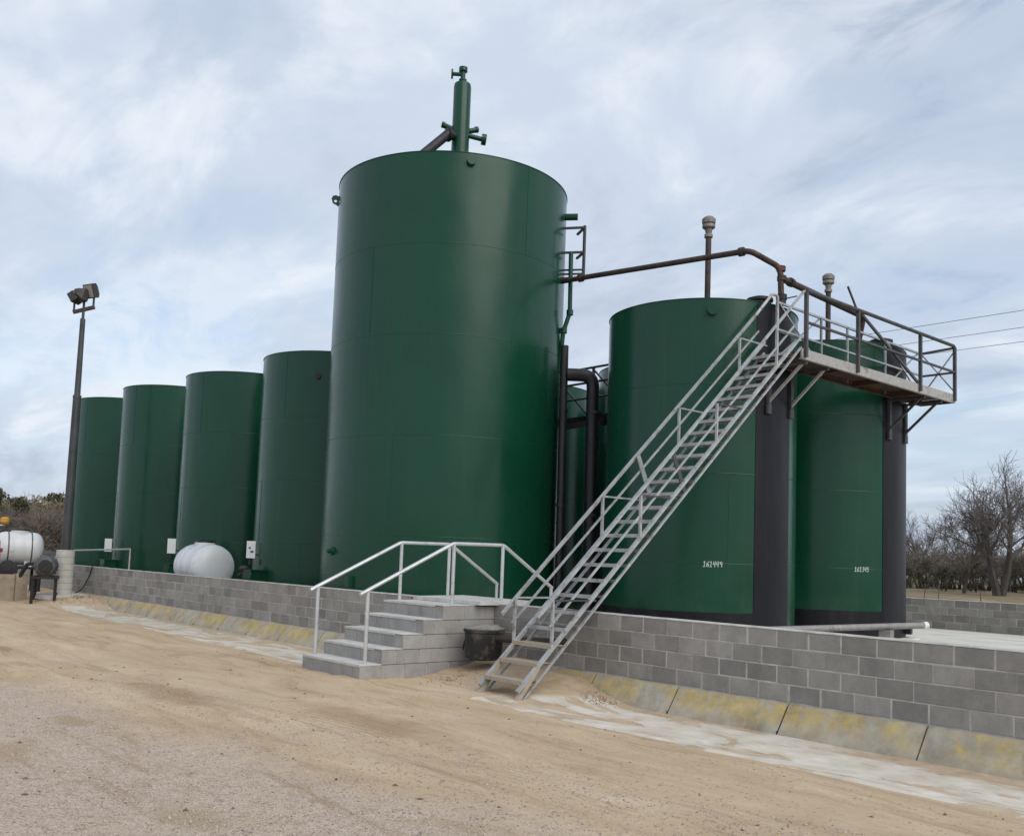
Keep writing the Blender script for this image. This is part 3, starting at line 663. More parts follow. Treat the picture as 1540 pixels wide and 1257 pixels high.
# thief hatches at the roof edge, vents on the roofs
for tk, c, a in ((T6, T6c, -12), (T7, T7c, -8)):
    p = on(c, 1.62, a, 6.65); MB().lathe([(.20, -.06), (.20, .07), (.24, .08), (.24, .13), (.12, .17), (0, .175)], 20, p).build('thief_hatch', 'black_pipe', tk)
def vent(label, tk, x, y, z0, z1):
    v = thing('vent_stack', label, 'vent', (x, y, z0))
    MB().tube([(x, y, z0), (x, y, z1-.3)], .058, 12).build('riser', 'rust_pipe', v)
    MB().lathe([(.085, z1-.42), (.085, z1-.36), (.06, z1-.34), (.075, z1-.26), (.13, z1-.22), (.13, z1-.16), (.10, z1-.15), (.135, z1-.13), (.14, z1-.05), (.09, z1), (0, z1+.02)], 12, (x, y, 0)).build('vent_cap', 'vent_metal', v)
vent('tall rusty vent stack with metal cap on the roof behind the stairs', T6, -7.78, 5.48, 6.84, 8.83)
vent('shorter looking vent stack with metal cap seen through the platform railing', T7, -7.78, 9.94, 6.84, 8.66)

# ------------------------------------------------------------------ pipework
def bend(pts, r=0.12, n=4):
    pts = [Vector(p) for p in pts]; o = [pts[0]]
    for a, b, c in zip(pts, pts[1:], pts[2:]):
        d1 = (a-b).normalized(); d2 = (c-b).normalized(); q = min(r, (a-b).length*.45, (c-b).length*.45)
        p0 = b+d1*q; p1 = b+d2*q
        for k in range(n+1): t = k/n; o.append(p0*(1-t)**2+b*2*t*(1-t)+p1*t*t)
    return o+[pts[-1]]
vl = thing('vent_line', 'rusty vent pipe bridging from the tallest tank to the striped tanks', 'pipe', (-6.05, 5.45, 6.66))
run = [(-10.98, 4.42, 7.9), (-10.2, 4.46, 7.86), (-6.25, 4.72, 7.62), (-6.06, 5.42, 7.42), (-6.05, 5.45, 6.70)]
MB().tube(bend(run, .14), .055, 12).build('cross_pipe', 'rust_pipe', vl)
MB().tube([(-6.05, 5.45, 7.22), (-6.16, 8.35, 7.14)], .062, 12).tube(bend([(-6.16, 8.33, 7.14), (-6.17, 8.62, 7.13), (-6.35, 8.72, 6.55)], .12), .058, 12).build('header_pipe', 'rust_pipe', vl)
mb = MB()
for p, d in (((-10.35, 4.455, 7.868), (.9, .05, -.03)), ((-6.42, 4.71, 7.63), (.9, .05, -.05)), ((-6.05, 5.75, 7.21), (-.03, 1, -.03)), ((-6.05, 5.45, 7.22), (0, 0, 1)), ((-6.06, 5.44, 7.40), (0, 0.05, 1)), ((-6.05, 5.45, 6.78), (0, 0, 1))):
    d = Vector(d).normalized(); MB().tube([Vector(p)-d*.045, Vector(p)+d*.045], .085, 12).build('pipe_coupling', 'rust_pipe', vl)
MB().tube([(-6.05, 5.45, 6.82), (-5.75, 5.5, 6.84)], .012, 8).lathe([(.10, -.05), (.10, .05)], 12, (-6.05, 5.45, 6.86), (0, 0, 1)).build('valve_handle', 'steel_black', vl)

gl_ = thing('gauge_line', 'pale green vertical pipe with dogleg on right side of the tallest tank', 'pipe', (-10.75, 4.5, 6.7))
MB().tube([(-10.76, 4.54, 8.55), (-10.75, 4.55, 7.2), (-10.84, 4.46, 6.78), (-10.9, 4.42, 5.9)], .05, 12).build('riser', 'green_paint_weld', gl_)
for z in (7.2, 6.80): MB().tube([(-10.75 if z > 7 else -10.835, 4.55 if z > 7 else 4.465, z-.05), (-10.75 if z > 7 else -10.835, 4.55 if z > 7 else 4.465, z+.06)], .075, 12).build('pipe_coupling', 'green_paint', gl_)
ld = thing('cage_landing', 'small dark railed landing on right edge of the tallest tank', 'landing', (-10.7, 4.6, 8.0))
A = Vector((-10.98, 4.50, 0)); Bq = Vector((-10.56, 4.74, 0)); Cq = Vector((-11.1, 5.05, 0)); Zv = Vector((0, 0, 1))
MB().bar(Bq+Zv*8.0, Bq+Zv*9.14, .05, .05).build('post', 'rail_dark', ld, False)
for z in (9.1, 8.55):
    MB().bar(Bq+Zv*z, A+Zv*(z+.02), .045, .045).build('rail', 'rail_dark', ld, False); MB().bar(Bq+Zv*z, Cq+Zv*(z+.05), .045, .045).build('rail', 'rail_dark', ld, False)
for k in range(3): MB().bar(Bq+Zv*(7.98+k*.09), A+Zv*(8.0+k*.09), .05, .03).build('deck_bar', 'rail_dark', ld, False)

dp = thing('black_downpipe', 'large black pipe elbowing down in the gap between two tanks', 'pipe', (-10.0, 4.6, 0.34))
MB().tube([(-10.42, 4.16, .34), (-10.45, 4.14, 6.36)], .085, 14).build('standpipe', 'black_pipe', dp)
MB().tube(bend([(-10.40, 4.2, 5.75), (-10.02, 4.58, 5.74), (-9.98, 4.62, .34)], .28, 6), .135, 18).build('elbow_pipe', 'black_pipe', dp)
for z in (4.95, 2.8, 1.2): MB().tube([(-9.98, 4.62, z-.03), (-9.98, 4.62, z+.03)], .15, 18).build('pipe_clamp', 'steel_black', dp)
for z in (5.0, 3.0): MB().tube([(-10.44, 4.15, z-.03), (-10.44, 4.15, z+.03)], .10, 14).build('pipe_clamp', 'steel_black', dp)
tp = MB().tube([(-9.75, 4.95, .34), (-9.77, 4.95, 5.2)], .03, 8).build('conduit', 'galvanized', None, loc=(-9.75, 4.95, .34)); tag(tp, 'thin pale conduit beside the large black downpipe', 'conduit')

# rear walkway seen through the gap
rw = thing('rear_walkway', 'dark railed walkway on the rear tanks seen through the gap', 'walkway', (-14, 6.3, 5.1))
MB().box(-18, -10.1, 5.98, 6.72, 5.08, 5.2).build('deck', 'black_pipe', rw, False)
for z in (6.32, 5.98, 5.62): MB().tube([(-18, 6.0, z), (-10.1, 6.0, z)], .028, 8).build('rail', 'rail_dark', rw)
for x in np.arange(-17.9, -10, 1.3): MB().bar((x, 6.0, 5.2), (x, 6.0, 6.32), .05, .05).build('post', 'rail_dark', rw, False)
for x in (-12.75, -11.45): MB().bar((x, 6.02, 6.3), (x+1.2, 6.02, 5.2), .035, .035).build('brace', 'rail_dark', rw, False)

# ------------------------------------------------------------------ steel stairs and platform
XR, XL = -5.2, -5.95
zC = lambda y: .14+.9*(y+1.38)
stair = thing('steel_stairs', 'long galvanized steel stairs climbing over the block wall to the platform', 'stairs', ((XR+XL)/2, -1.4, .1))
sl = Vector((0, 1, .9)).normalized(); nrm = Vector((0, -.9, 1)).normalized()
Y0, Y1 = -1.44, 4.78
for X in (XL, XR):
    s_ = -1 if X == XL else 1
    MB().bar((X, Y0, zC(Y0)-.02), (X, Y1, zC(Y1)), .035, .030, nrm).build('lower_stringer', 'stair_steel', stair, False)
    MB().bar((X, Y0-.08, zC(Y0-.08)+.17), (X, Y1, zC(Y1)+.20), .055, .042, nrm).build('upper_stringer', 'stair_steel', stair, False)
    MB().bar((X, -1.53, zC(-1.53)+.06), (X, -1.20, zC(-1.20)+.165), .07, .055, nrm).build('foot', 'stair_muddy', stair, False)
    hY0 = -1.22 if X == XR else -1.18; hh = .80
    if X == XL:
        MB().angle((X, hY0, zC(hY0)+hh), (X, 4.62, zC(4.62)+hh+.10), .055, .008, nrm, s_).build('handrail', 'stair_steel', stair, False)
        MB().tube(bend([(X, 4.5, zC(4.5)+hh+.08), (X+.02, 4.98, zC(4.98)+hh+.14), (X+.04, 5.12, 6.80), (X+.04, 5.12, 5.7)], .16), .028, 10).build('rail_return', 'stair_steel', stair)
    else:
        MB().bar((X, hY0, zC(hY0)+hh+.02), (X, 4.87, 6.70), .05, .026, nrm).build('handrail', 'stair_steel', stair, False)
    MB().bar((X, -1.0, zC(-1.0)+.50), (X, 4.6, zC(4.6)+.53), .026, .026, nrm).build('mid_rail', 'stair_steel', stair, False)
    for yb in (-.95, .72, 2.45, 4.05):
        MB().bar((X, yb, zC(yb)+.18), (X, yb, zC(yb)+hh+.0), .035, .035).build('post', 'stair_steel', stair, False)
        MB().bar((X, yb+.02, zC(yb)+hh), (X, yb+.80, zC(yb)+hh+.0), .028, .024).build('tie_bar', 'stair_steel' if X == XL else 'rail_dark', stair, False)
    yb = 1.45
    MB().bar((X-.03*s_, yb, zC(yb)+hh+.02), (X-.03*s_, yb+.28, zC(yb+.28)+.02), .02, .08, (0, 1, 0.2)).build('splice_plate', 'galvanized' if X == XL else 'rail_dark', stair, False)
nT = 25
for i in range(nT):
    z = .30+i*(5.52-.30)/(nT-1); y = -1.38+(z-.14-.12)/.9
    mt = 'stair_muddy' if i < 3 else 'stair_steel'
    tr_ = MB().box(XL+.02, XR+.016, y-.125, y-.105, z-.036, z+.014).build('tread', mt, stair, False)
    MB().box(XL+.02, XR-.02, y-.104, y+.115, z-.004, z+.010).build('tread_plate', mt if i < 3 else 'rail_dark', tr_, False)
    MB().box(XL+.02, XR+.016, y+.116, y+.130, z-.030, z+.010).build('back_bar', mt, tr_, False)
plat = thing('platform', 'railed steel platform on brackets beside the two striped tanks', 'platform', (-5.55, 7.9, 5.6))
PX0, PX1, PY0, PY1, PZ = -5.95, -5.19, 4.80, 10.66, 5.64
nb = 22
for i in range(nb):
    y0 = PY0+(PY1-PY0)*i/nb; y1 = PY0+(PY1-PY0)*(i+1)/nb-.012
    MB().box(PX0+.03, PX1-.03, y0, y1, PZ-.03, PZ+random.uniform(-.003, .003)).build('deck_plate', 'rust_plate', plat, False)
for X, mt in ((PX1-.012, 'deck_channel'), (PX0+.012, 'rust_plate')):
    MB().box(X-.012, X+.012, PY0-.01, PY1+.01, PZ-.15, PZ+.03).box(X-.05 if X > -5.5 else X+.0125, X-.0125 if X > -5.5 else X+.05, PY0, PY1, PZ-.15, PZ-.138).build('edge_channel', mt, plat, False)
MB().box(PX0+.03, PX1-.03, PY1-.008, PY1+.012, PZ-.15, PZ-.032).build('end_channel', 'rust_plate', plat, False)
for y in (6.3, 7.8, 9.3): MB().box(PX0+.03, PX1-.03, y-.03, y+.03, PZ-.13, PZ-.034).build('joist', 'rust_plate', plat, False)
OX = PX1+.025; RT = PZ+1.06
py = [4.88, 6.62, 9.05, 10.58]
for y in py: MB().bar((OX, y, PZ-.12), (OX, y, RT-.03), .06, .06).build('post', 'rail_dark', plat, False)
MB().tube(bend([(OX, 4.88, RT), (OX, 10.56, RT), (OX, 10.58, RT-.15)], .08), .036, 10).build('top_rail', 'rail_dark', plat)
MB().bar((OX, 4.88, PZ+.50), (OX, 10.58, PZ+.50), .04, .04).build('mid_rail', 'rail_dark', plat, False)
MB().bar((OX-.03, 6.75, RT-.02), (OX-.03, 9.0, PZ+.05), .04, .05).build('brace', 'rail_dark', plat, False)
IX = PX0+.03
for y in (5.12, 6.6, 7.55, 9.05, 10.58): MB().bar((IX, y, PZ-.1), (IX, y, PZ+1.02), .04, .04).build('post', 'rail_dark' if y > 10 else 'galvanized', plat, False)
MB().bar((IX, 5.12, PZ+1.04), (IX, 10.58, PZ+1.0), .04, .04).build('top_rail', 'galvanized', plat, False)
MB().bar((IX, 5.12, PZ+.54), (IX, 10.58, PZ+.52), .035, .035).build('mid_rail', 'galvanized', plat, False)
for a, b in ((5.2, 6.55), (9.1, 10.5)):
    MB().bar((IX-.02, a, PZ+.05), (IX-.02, b, PZ+1.0), .022, .03).build('brace', 'galvanized', plat, False); MB().bar((IX+.02, b, PZ+.05), (IX+.02, a, PZ+1.0), .022, .03).build('brace', 'galvanized', plat, False)
MB().bar((IX, 10.6, PZ+1.0), (OX, 10.6, PZ+1.03), .045, .045).build('end_rail', 'rail_dark', plat, False)
MB().bar((IX, 10.6, PZ+.5), (OX, 10.6, PZ+.5), .04, .04).build('end_rail', 'rail_dark', plat, False)
MB().bar((IX, 10.63, PZ+.05), (OX, 10.63, PZ+1.0), .02, .025).build('brace', 'galvanized', plat, False); MB().bar((OX, 10.63, PZ+.05), (IX, 10.63, PZ+1.0), .02, .025).build('brace', 'galvanized', plat, False)
for c, ys_ in ((T6c, (5.02, 5.72)), (T7c, (9.38, 10.12))):
    for y in ys_:
        x0 = c[0]+math.sqrt(1.845**2-(y-c[1])**2)
        b = MB().box(x0-.01, x0+.05, y-.045, y+.045, 4.62, PZ-.155).box(x0+.005, x0+.045, y-.065, y+.065, 4.62, 4.78).build('bracket_post', 'rail_dark', plat, False)
        MB().bar((x0+.03, y, 4.85), (PX1-.12, y, PZ-.18), .045, .045).build('bracket_strut', 'rail_dark' if c is T7c else 'deck_channel', plat, False)
        MB().bar((x0+.02, y, PZ-.185), (PX1-.04, y, PZ-.185), .05, .05).build('bracket_arm', 'rail_dark', plat, False)
sa = MB().bar((OX, 6.60, 6.66), (OX-.02, 6.28, 7.08), .03, .03).build('antenna_rod', 'rail_dark', None, False, loc=(OX, 6.6, 6.66)); tag(sa, 'short tilted dark rod sticking up from the platform railing', 'rod')

# ------------------------------------------------------------------ block steps with pipe rails
SX0, SX1 = -9.1, -7.5
steps = thing('block_steps', 'five concrete block steps leading up to the wall top', 'steps', (-8.3, -1.2, .09))
fronts = [-2.40, -2.05, -1.70, -1.35, -1.0]
bmS = {}
def sblock(lx, ly, lz, key, mat='block_pale'):
    k = (round(lx, 3), round(ly, 3), round(lz, 3), mat)
    if k not in bmS: bmS[k] = block_mesh('block', lx, ly, lz, mat, .005)
    return bmS[k]
for k, yf in enumerate(fronts):
    z0 = .10+BH*k; z1 = z0+BH; zb = z0-(.12 if k == 0 else 0)
    MB().box(SX0+.02, SX1-.008, yf+.008, -.008, zb+.002, z1-.022).build('step_core', 'mortar', steps, False)
    nfr = 4; w = (SX1-.2-SX0)/nfr
    if k == 0: MB().box(SX0, SX1, yf, yf+.34, zb, z1-.002).build('block', 'block_pale', steps, False)
    else:
        for i in range(nfr): inst('block', sblock(w-.008, .19, BH-.028, 0), steps, (SX0+w*(i+.5), yf, (z0+z1)/2-.011))
    y = yf+(.345 if k == 0 else 0); first = True
    while y < -.05:
        ln = min(.40 if not (first and k % 2) else .25, -.01-y); first = False
        if ln > .04:
            for xs_ in (SX1-.2, SX0):
                if xs_ == SX0 and k == 0: pass
                o = inst('block', sblock(.2, ln-.010, BH-.008, 1), steps, (xs_+.1+(.0 if xs_ > -8 else .0), y+.005, (z0+z1)/2-.001))
        y += ln
    nxt = fronts[k+1] if k < 4 else -.36
    tr = MB(); n = 8; ya, yb = yf-.006, nxt+.01
    MB().box(SX0+.01, SX1-.202 if k else SX1-.01, ya, yb, z1-.02, z1+.012).build('tread_slab', 'tread_concrete', steps, False)
    if k: MB().box(SX1-.2, SX1-.006, ya, yb, z1+.001, z1+.0125).build('tread_slab', 'tread_concrete', steps, False)
sl_ = MB(); n = 10
for i in range(n+1):
    x = SX0-.02+(SX1+.12-SX0)*i/n; q = .02*mnoise.noise((x*2, 1, 1))
    sl_.v += [(x, -.40+q, WTOP-.02), (x, -.39+q, WTOP+.035), (x, .62+q, WTOP+.05), (x, .63+q, WTOP-.02)]
    if i: b = i*4; sl_.f += [(b-4+j, b-3+j, b+1+j, b+j) for j in range(3)]+[(b-1, b-4, b, b+3)]
sl_.f += [(0, 3, 2, 1), (n*4, n*4+1, n*4+2, n*4+3)]
for f_ in range(len(sl_.f)): sl_.f[f_] = sl_.f[f_]
sl_.build('landing_slab', 'tread_concrete', steps, False)
MB().box(SX0+.1, SX1, .22, .6, .34, WTOP-.03).box(SX0+.1, SX1, .61, .95, .34, .85).box(SX0+.1, SX1, .96, 1.3, .34, .58).build('inner_steps', 'tread_concrete', steps, False)
for X, lab in ((-8.97, 'left galvanized pipe handrail of the block steps'), (-7.58, 'right galvanized pipe handrail of the block steps')):
    hr = thing('handrail', lab, 'handrail', (X, -2.28, .31), 'pipe handrails of the block steps')
    MB().tube(bend([(X, -2.40, 1.28), (X, -.80, 2.05), (X, .20, 2.06), (X, 1.28, 1.40)], .05, 3), .028, 10).build('rail', 'rail_pipe', hr)
    for y, z0, z1 in ((-2.27, .30, 1.34), (-.78, 1.13, 2.05), (.19, 1.2, 2.05), (1.26, .58, 1.42)):
        MB().tube([(X, y, z0), (X, y, z1)], .027, 10).build('post', 'rail_pipe', hr)

# ------------------------------------------------------------------ drip pot between steps and stairs
pot = thing('drip_pot', 'black plastic drip pot with grey lid beside the block steps', 'bucket', (-6.98, -.56, .38))
pc = (-7.04, -.58, 0); g0 = .36
MB().lathe([(0, g0), (.20, g0+.005), (.255, g0+.03), (.275, g0+.12), (.285, g0+.40), (.305, g0+.41), (.305, g0+.445), (.27, g0+.445)], 32, pc, cap=False).build('body', 'black_plastic', pot)
MB().lathe([(.27, g0+.44), (.30, g0+.448), (.305, g0+.465), (.24, g0+.485), (.21, g0+.51), (0, g0+.52)], 32, pc, cap=False).build('lid', 'lid_grey', pot)
MB().tube([(-7.04-.30, -.60, g0+.40), (-7.04-.30, -.70, g0+.25), (-7.04-.23, -.78, g0+.14)], .012, 6).build('bail_handle', 'steel_black', pot)
pp = MB().tube(bend([(-6.80, -.57, .70), (-6.35, -.42, .70), (-6.0, -.20, .70), (-5.9, .05, .70)], .1), .05, 12).tube([(-6.48, -.49, .70), (-6.40, -.445, .70)], .085, 12).build('drain_pipe', 'rust_pipe', None, loc=(-6.3, -.4, .7)); tag(pp, 'rusty drain pipe running from the black pot into the wall', 'pipe')

# pipe lying inside the wall at right
lp = thing('loose_pipe', 'long grey pipe lying behind the block wall at right', 'pipe', (-4.3, 4, .95))
MB().tube([(-5.45, 2.2, .83), (-3.63, 6.09, 1.0)], .052, 14).build('barrel', 'pipe_grey', lp)
MB().tube([(-3.65, 6.04, 1.0), (-3.62, 6.12, 1.0)], .060, 14).build('end_cap', 'sign_white', lp)
for q in ((-5.12, 2.9, .80), (-3.95, 5.4, .915)): MB().box(q[0]-.1, q[0]+.1, q[1]-.06, q[1]+.06, .34, q[2]).build('pipe_support', 'block', lp, False)

# ------------------------------------------------------------------ poly tanks
def poly_tank(label, c, zc, r, ln, axis, legs_to):
    A = Vector(axis).normalized(); Bv = Vector((-A.y, A.x, 0)); Zv = Vector((0, 0, 1))
    root = thing('poly_tank', label, 'tank', (c[0], c[1], legs_to)); ce = Vector((c[0], c[1], zc))
    prof = []
    h = ln/2
    for k in range(7): a = R_(90*k/6); prof.append((r*.98*math.sin(a)**.8 if k else 0, -h-.26*math.cos(a)+.02))
    prof += [(r*1.0, -h+.06), (r*1.0, -h*.42), (r*.985, -h*.42+.03), (r*.985, -h*.42+.08), (r, -h*.42+.11), (r, h*.42-.11), (r*.985, h*.42-.08), (r*.985, h*.42-.03), (r, h*.42), (r, h-.06)]
    for k in range(6, -1, -1): a = R_(90*k/6); prof.append((r*.98*math.sin(a)**.8 if k else 0, h+.26*math.cos(a)-.02))
    MB().lathe(prof, 40, ce, A, cap=False).build('body', 'poly_white', root)
    mw = MB().lathe([(.26, r-.06), (.26, r+.05), (.24, r+.06), (0, r+.06)], 20, ce).build('manway_collar', 'poly_white', root)
    MB().lathe([(.27, r+.055), (.27, r+.10), (.22, r+.115), (0, r+.12)], 20, ce).build('lid', 'black_plastic', mw)
    for s_ in (-1, 1):
        for t_ in (-1, 1):
            q = ce+A*h*.55*s_+Bv*r*.42*t_; MB().obox((q.x, q.y, (legs_to+zc-r*.75)/2), A, Bv, Zv, .11, .12, (zc-r*.75-legs_to)/2).build('leg', 'poly_white', root, False)
    for s_ in (-1, 1):
        MB().lathe([(r+.004, -.02), (r+.012, -.018), (r+.012, .018), (r+.004, .02)], 40, ce+A*h*.7*s_, A, cap=False).build('strap', 'motor_grey' if legs_to > .5 else 'poly_white', root)
    return root
poly_tank('white poly tank sitting behind the wall between two green tanks', (-20.7, .97), 1.36, .58, 1.25, (1, .0, 0), .34)
ptz = gh(-30.6, -.95)
p2 = poly_tank('white poly tank on a stand at far left behind the motor', (-29.6, -1.35), 1.62, .52, .95, (.16, 1, 0), 1.05)
stand = thing('tank_stand', 'dark steel stand carrying the far left white poly tank', 'stand', (-29.6, -1.35, ptz))
MB().box(-30.1, -29.1, -1.95, -.75, .98, 1.05).build('top_frame', 'steel_black', stand, False)
for x in (-30.05, -29.15):
    for y in (-1.9, -.8): MB().box(x-.04, x+.04, y-.04, y+.04, gh(x, y)-.05, .98).build('leg', 'steel_black', stand, False)

# ------------------------------------------------------------------ pump motor, barrier, beacon, pickup at far left
mg = gh(-26.0, -1.75)
mo = thing('pump_motor', 'grey electric pump motor on a black steel frame near the light pole', 'motor', (-26.2, -1.42, mg))
MC = Vector((-26.2, -1.42, 1.16)); AX = Vector((.95, -.32, 0)).normalized()
MB().lathe([(.10, .46), (.20, .45), (.27, .40), (.30, .32), (.31, .28), (.31, -.30), (.26, -.40), (.12, -.44), (.1, -.62)], 28, MC, AX).build('motor_casing', 'motor_grey', mo)
fn = MB(); Bv = Vector((-AX.y, AX.x, 0)); Zv = Vector((0, 0, 1))
for k in range(18):
    a = 2*math.pi*k/18; d = Bv*math.cos(a)+Zv*math.sin(a); fn.obox(MC+d*.325, AX, d, AX.cross(d), .25, .02, .006)
fn.build('cooling_fins', 'motor_grey', mo, False)
MB().lathe([(.19, .46), (.17, .475), (.07, .478), (.06, .47), (0, .47)], 24, MC, AX).build('fan_cover', 'steel_black', mo)
MB().obox(MC+Zv*.38, AX, Bv, Zv, .13, .12, .07).build('terminal_box', 'motor_grey', mo, False)
MB().lathe([(.22, -.62), (.30, -.66), (.30, -.86), (.20, -.9)], 24, MC, AX).tube([MC-AX*.76, MC-AX*.76-Bv*.1+Zv*.42], .07, 10).build('pump_casing', 'galvanized', mo)
MB().tube(bend([MC-AX*.76+Bv*(-.25), MC-AX*.76-Bv*.55+Zv*.05, MC-AX*.9-Bv*.75-Zv*.35], .1), .06, 10).build('suction_hose', 'rubber', mo)
fr = MB()
for i in (-.75, .5):
    for j in (-.3, .3):
        q = MC+AX*i+Bv*j; fr.bar((q.x, q.y, gh(q.x, q.y)-.04), (q.x, q.y, .84), .07, .07)
for j in (-.3, .3): fr.bar(MC+AX*(-.85)+Bv*j-Zv*.33, MC+AX*.6+Bv*j-Zv*.33, .08, .08); fr.bar(MC+AX*(-.8)+Bv*j-Zv*.82, MC+AX*.55+Bv*j-Zv*.82, .05, .05)
for i in (-.75, -.1, .5): fr.bar(MC+AX*i-Bv*.3-Zv*.33, MC+AX*i+Bv*.3-Zv*.33, .07, .07)
fr.build('frame', 'steel_black', mo, False)
ba = thing('concrete_barrier', 'low tan concrete barrier wall at the left edge of the yard', 'barrier', (-27.3, -3.0, .1))
MB().box(-27.55, -27.35, -6.5, -1.95, -.05, .86).build('panel', 'barrier_concrete', ba, False)
MB().box(-27.62, -27.25, -1.94, -1.62, -.05, .88).build('end_post', 'barrier_concrete', ba, False)
bc = thing('beacon_post', 'yellow beacon on a thin grey post at the left edge', 'beacon', (-28.5, -2.28, .1))
MB().tube([(-28.5, -2.28, .05), (-28.5, -2.28, 2.35)], .04, 8).tube([(-28.5, -2.28, 2.3), (-28.5, -2.06, 2.34)], .025, 8).build('post', 'galvanized', bc)
MB().lathe([(0, 2.36), (.09, 2.37), (.13, 2.42), (.13, 2.52), (.08, 2.57), (0, 2.58)], 16, (-28.5, -2.08, 0)).build('beacon_head', 'yellow_paint', bc)
hu = thing('hydraulic_unit', 'yellow and red hydraulic unit low at the left edge', 'machine', (-28.6, -2.3, .1))
MB().box(-28.4, -27.8, -3.2, -1.95, .1, .72).box(-28.3, -27.9, -2.9, -2.02, .73, 1.2).build('housing', 'yellow_paint', hu, False)
MB().tube([(-28.1, -2.30, 1.2), (-28.1, -2.34, 1.85)], .09, 12).lathe([(.15, 1.5), (.15, 1.62)], 14, (-28.1, -2.32, 0)).build('cylinder', 'red_paint', hu)
MB().lathe([(.2, -.05), (.28, 0), (.28, .08), (.2, .12)], 18, (-27.85, -2.05, 1.0), (1, -.3, 0)).build('hose_reel', 'rubber', hu)

def pickup():
    P = Vector((-62, 6.3, 0)); t_ = thing('pickup_truck', 'white pickup truck parked far off behind the light pole', 'truck', (P.x, P.y, gh(P.x, P.y)))
    gz = gh(P.x, P.y)
    prof = [(-2.7, .55), (-2.7, 1.02), (-1.0, 1.06), (.95, 1.08), (2.45, 1.0), (2.7, .85), (2.7, .5)]
    def ext(pr, w, z_off=0):
        mb = MB(); n = len(pr)
        for s_ in (-1, 1): mb.v += [(P.x+w*s_, P.y+y, gz+z) for y, z in pr]
        mb.f += [tuple(range(n)), tuple(range(n, 2*n))[::-1]]+[(i, n+i, n+(i+1) % n, (i+1) % n) for i in range(n)]
        return mb
    ext(prof, .95).build('body', 'truck_paint', t_, False)
    cab = ext([(-.85, 1.05), (-.75, 1.78), (.35, 1.80), (1.15, 1.09)], .85).build('cab', 'truck_paint', t_, False)
    for s_ in (-1, 1): MB().add([(P.x+.862*s_, P.y+y, gz+z) for y, z in ((-.7, 1.14), (-.66, 1.66), (.28, 1.68), (.92, 1.14))]+[(P.x+.85*s_, P.y+y, gz+z) for y, z in ((-.7, 1.14), (-.66, 1.66), (.28, 1.68), (.92, 1.14))], [(0, 1, 2, 3), (4, 7, 6, 5)]).build('window', 'glass_teal', cab, False)
    for y in (-1.75, 1.7):
        for s_ in (-1, 1):
            w = MB().lathe([(.25, -.11), (.37, -.11), (.40, -.06), (.40, .06), (.37, .11), (.25, .11)], 24, (P.x+.88*s_, P.y+y, gz+.40), (1, 0, 0)).build('wheel', 'rubber', t_)
            MB().lathe([(.0, .115), (.24, .112)], 16, (P.x+.88*s_, P.y+y, gz+.40), (s_, 0, 0), cap=False).build('rim', 'galvanized', w)
pickup()

# ------------------------------------------------------------------ light pole
lpx, lpy = -26.75, -.76; lz = gh(lpx, lpy)-.05
pole = thing('light_pole', 'dark steel floodlight pole on a white ribbed concrete pier', 'light pole', (lpx, lpy, lz))
prof = [(.27, lz), (.27, lz+.05)]
z = lz+.05
while z < 1.48: prof += [(.262, z+.01), (.262, z+.16), (.25, z+.165), (.25, z+.185), (.262, z+.19)]; z += .19
MB().lathe(prof+[(.25, z+.02), (0, z+.03)], 32, (lpx, lpy, 0)).build('pier', 'pier_concrete', pole)
MB().lathe([(.75, lz-.05), (.72, lz+.07), (.55, lz+.10), (0, lz+.1)], 20, (lpx, lpy, 0)).build('pier_footing', 'pier_concrete', pole)
MB().lathe([(.14, 1.4), (.13, 3.0), (.12, 5.55), (.115, 6.3)], 20, (lpx, lpy, 0)).build('lower_shaft', 'pole_steel', pole)
MB().lathe([(.123, 6.25), (.123, 6.34), (.09, 6.36), (.075, 8.72)], 18, (lpx, lpy, 0)).build('upper_shaft', 'pole_steel', pole)
MB().lathe([(.042, 8.7), (.042, 9.0)], 12, (lpx, lpy, 0)).build('tenon', 'pole_steel', pole)
ca = Vector((.55, .83, 0)).normalized(); hd = Vector((lpx, lpy, 9.0)); Zv = Vector((0, 0, 1))
cb_ = MB().bar(hd-ca*.30-Zv*.09, hd+ca*.32+Zv*.11, .10, .10).build('crossbar', 'lamp_housing', pole, False)
def flood(p, d, upv, w, h, dep):
    d = Vector(d).normalized(); r = d.cross(Vector(upv)).normalized(); u = r.cross(d); p = Vector(p)
    fl = MB().obox(p, r, d, u, w, dep*.5, h); 
    back = [p-d*dep*.5+r*w*i+u*h*j for i, j in ((-1,-1),(1,-1),(1,1),(-1,1))]+[p-d*dep*1.3+r*w*.55*i+u*h*.55*j for i, j in ((-1,-1),(1,-1),(1,1),(-1,1))]
    fl.add(back, [(4, 5, 6, 7), (0, 1, 5, 4), (1, 2, 6, 5), (2, 3, 7, 6), (3, 0, 4, 7)])
    o = fl.build('floodlight', 'lamp_housing', pole, False)
    MB().obox(p+d*(dep*.5+.004), r, d, u, w*.86, .004, h*.86).build('lens', 'lamp_glass', o, False)
    return o
for s_ in (-1, 1): MB().bar(hd+ca*.28*s_+Zv*.08*s_, hd+ca*.28*s_+Zv*(.42+.08*s_), .05, .05).build('yoke', 'lamp_housing', pole, False)
MB().bar(hd, hd+Zv*.34, .06, .06).build('yoke', 'lamp_housing', pole, False)
flood(hd+ca*.17+Zv*.60, (.35, -.9, -.35), (0, 0, 1), .21, .22, .16)
flood(hd-ca*.27+Zv*.36, (-.6, -.5, -.5), (0, 0, 1), .19, .15, .2)
flood(hd-ca*.06+Zv*.44, (-.3, .9, -.3), (0, 0, 1), .19, .18, .2)
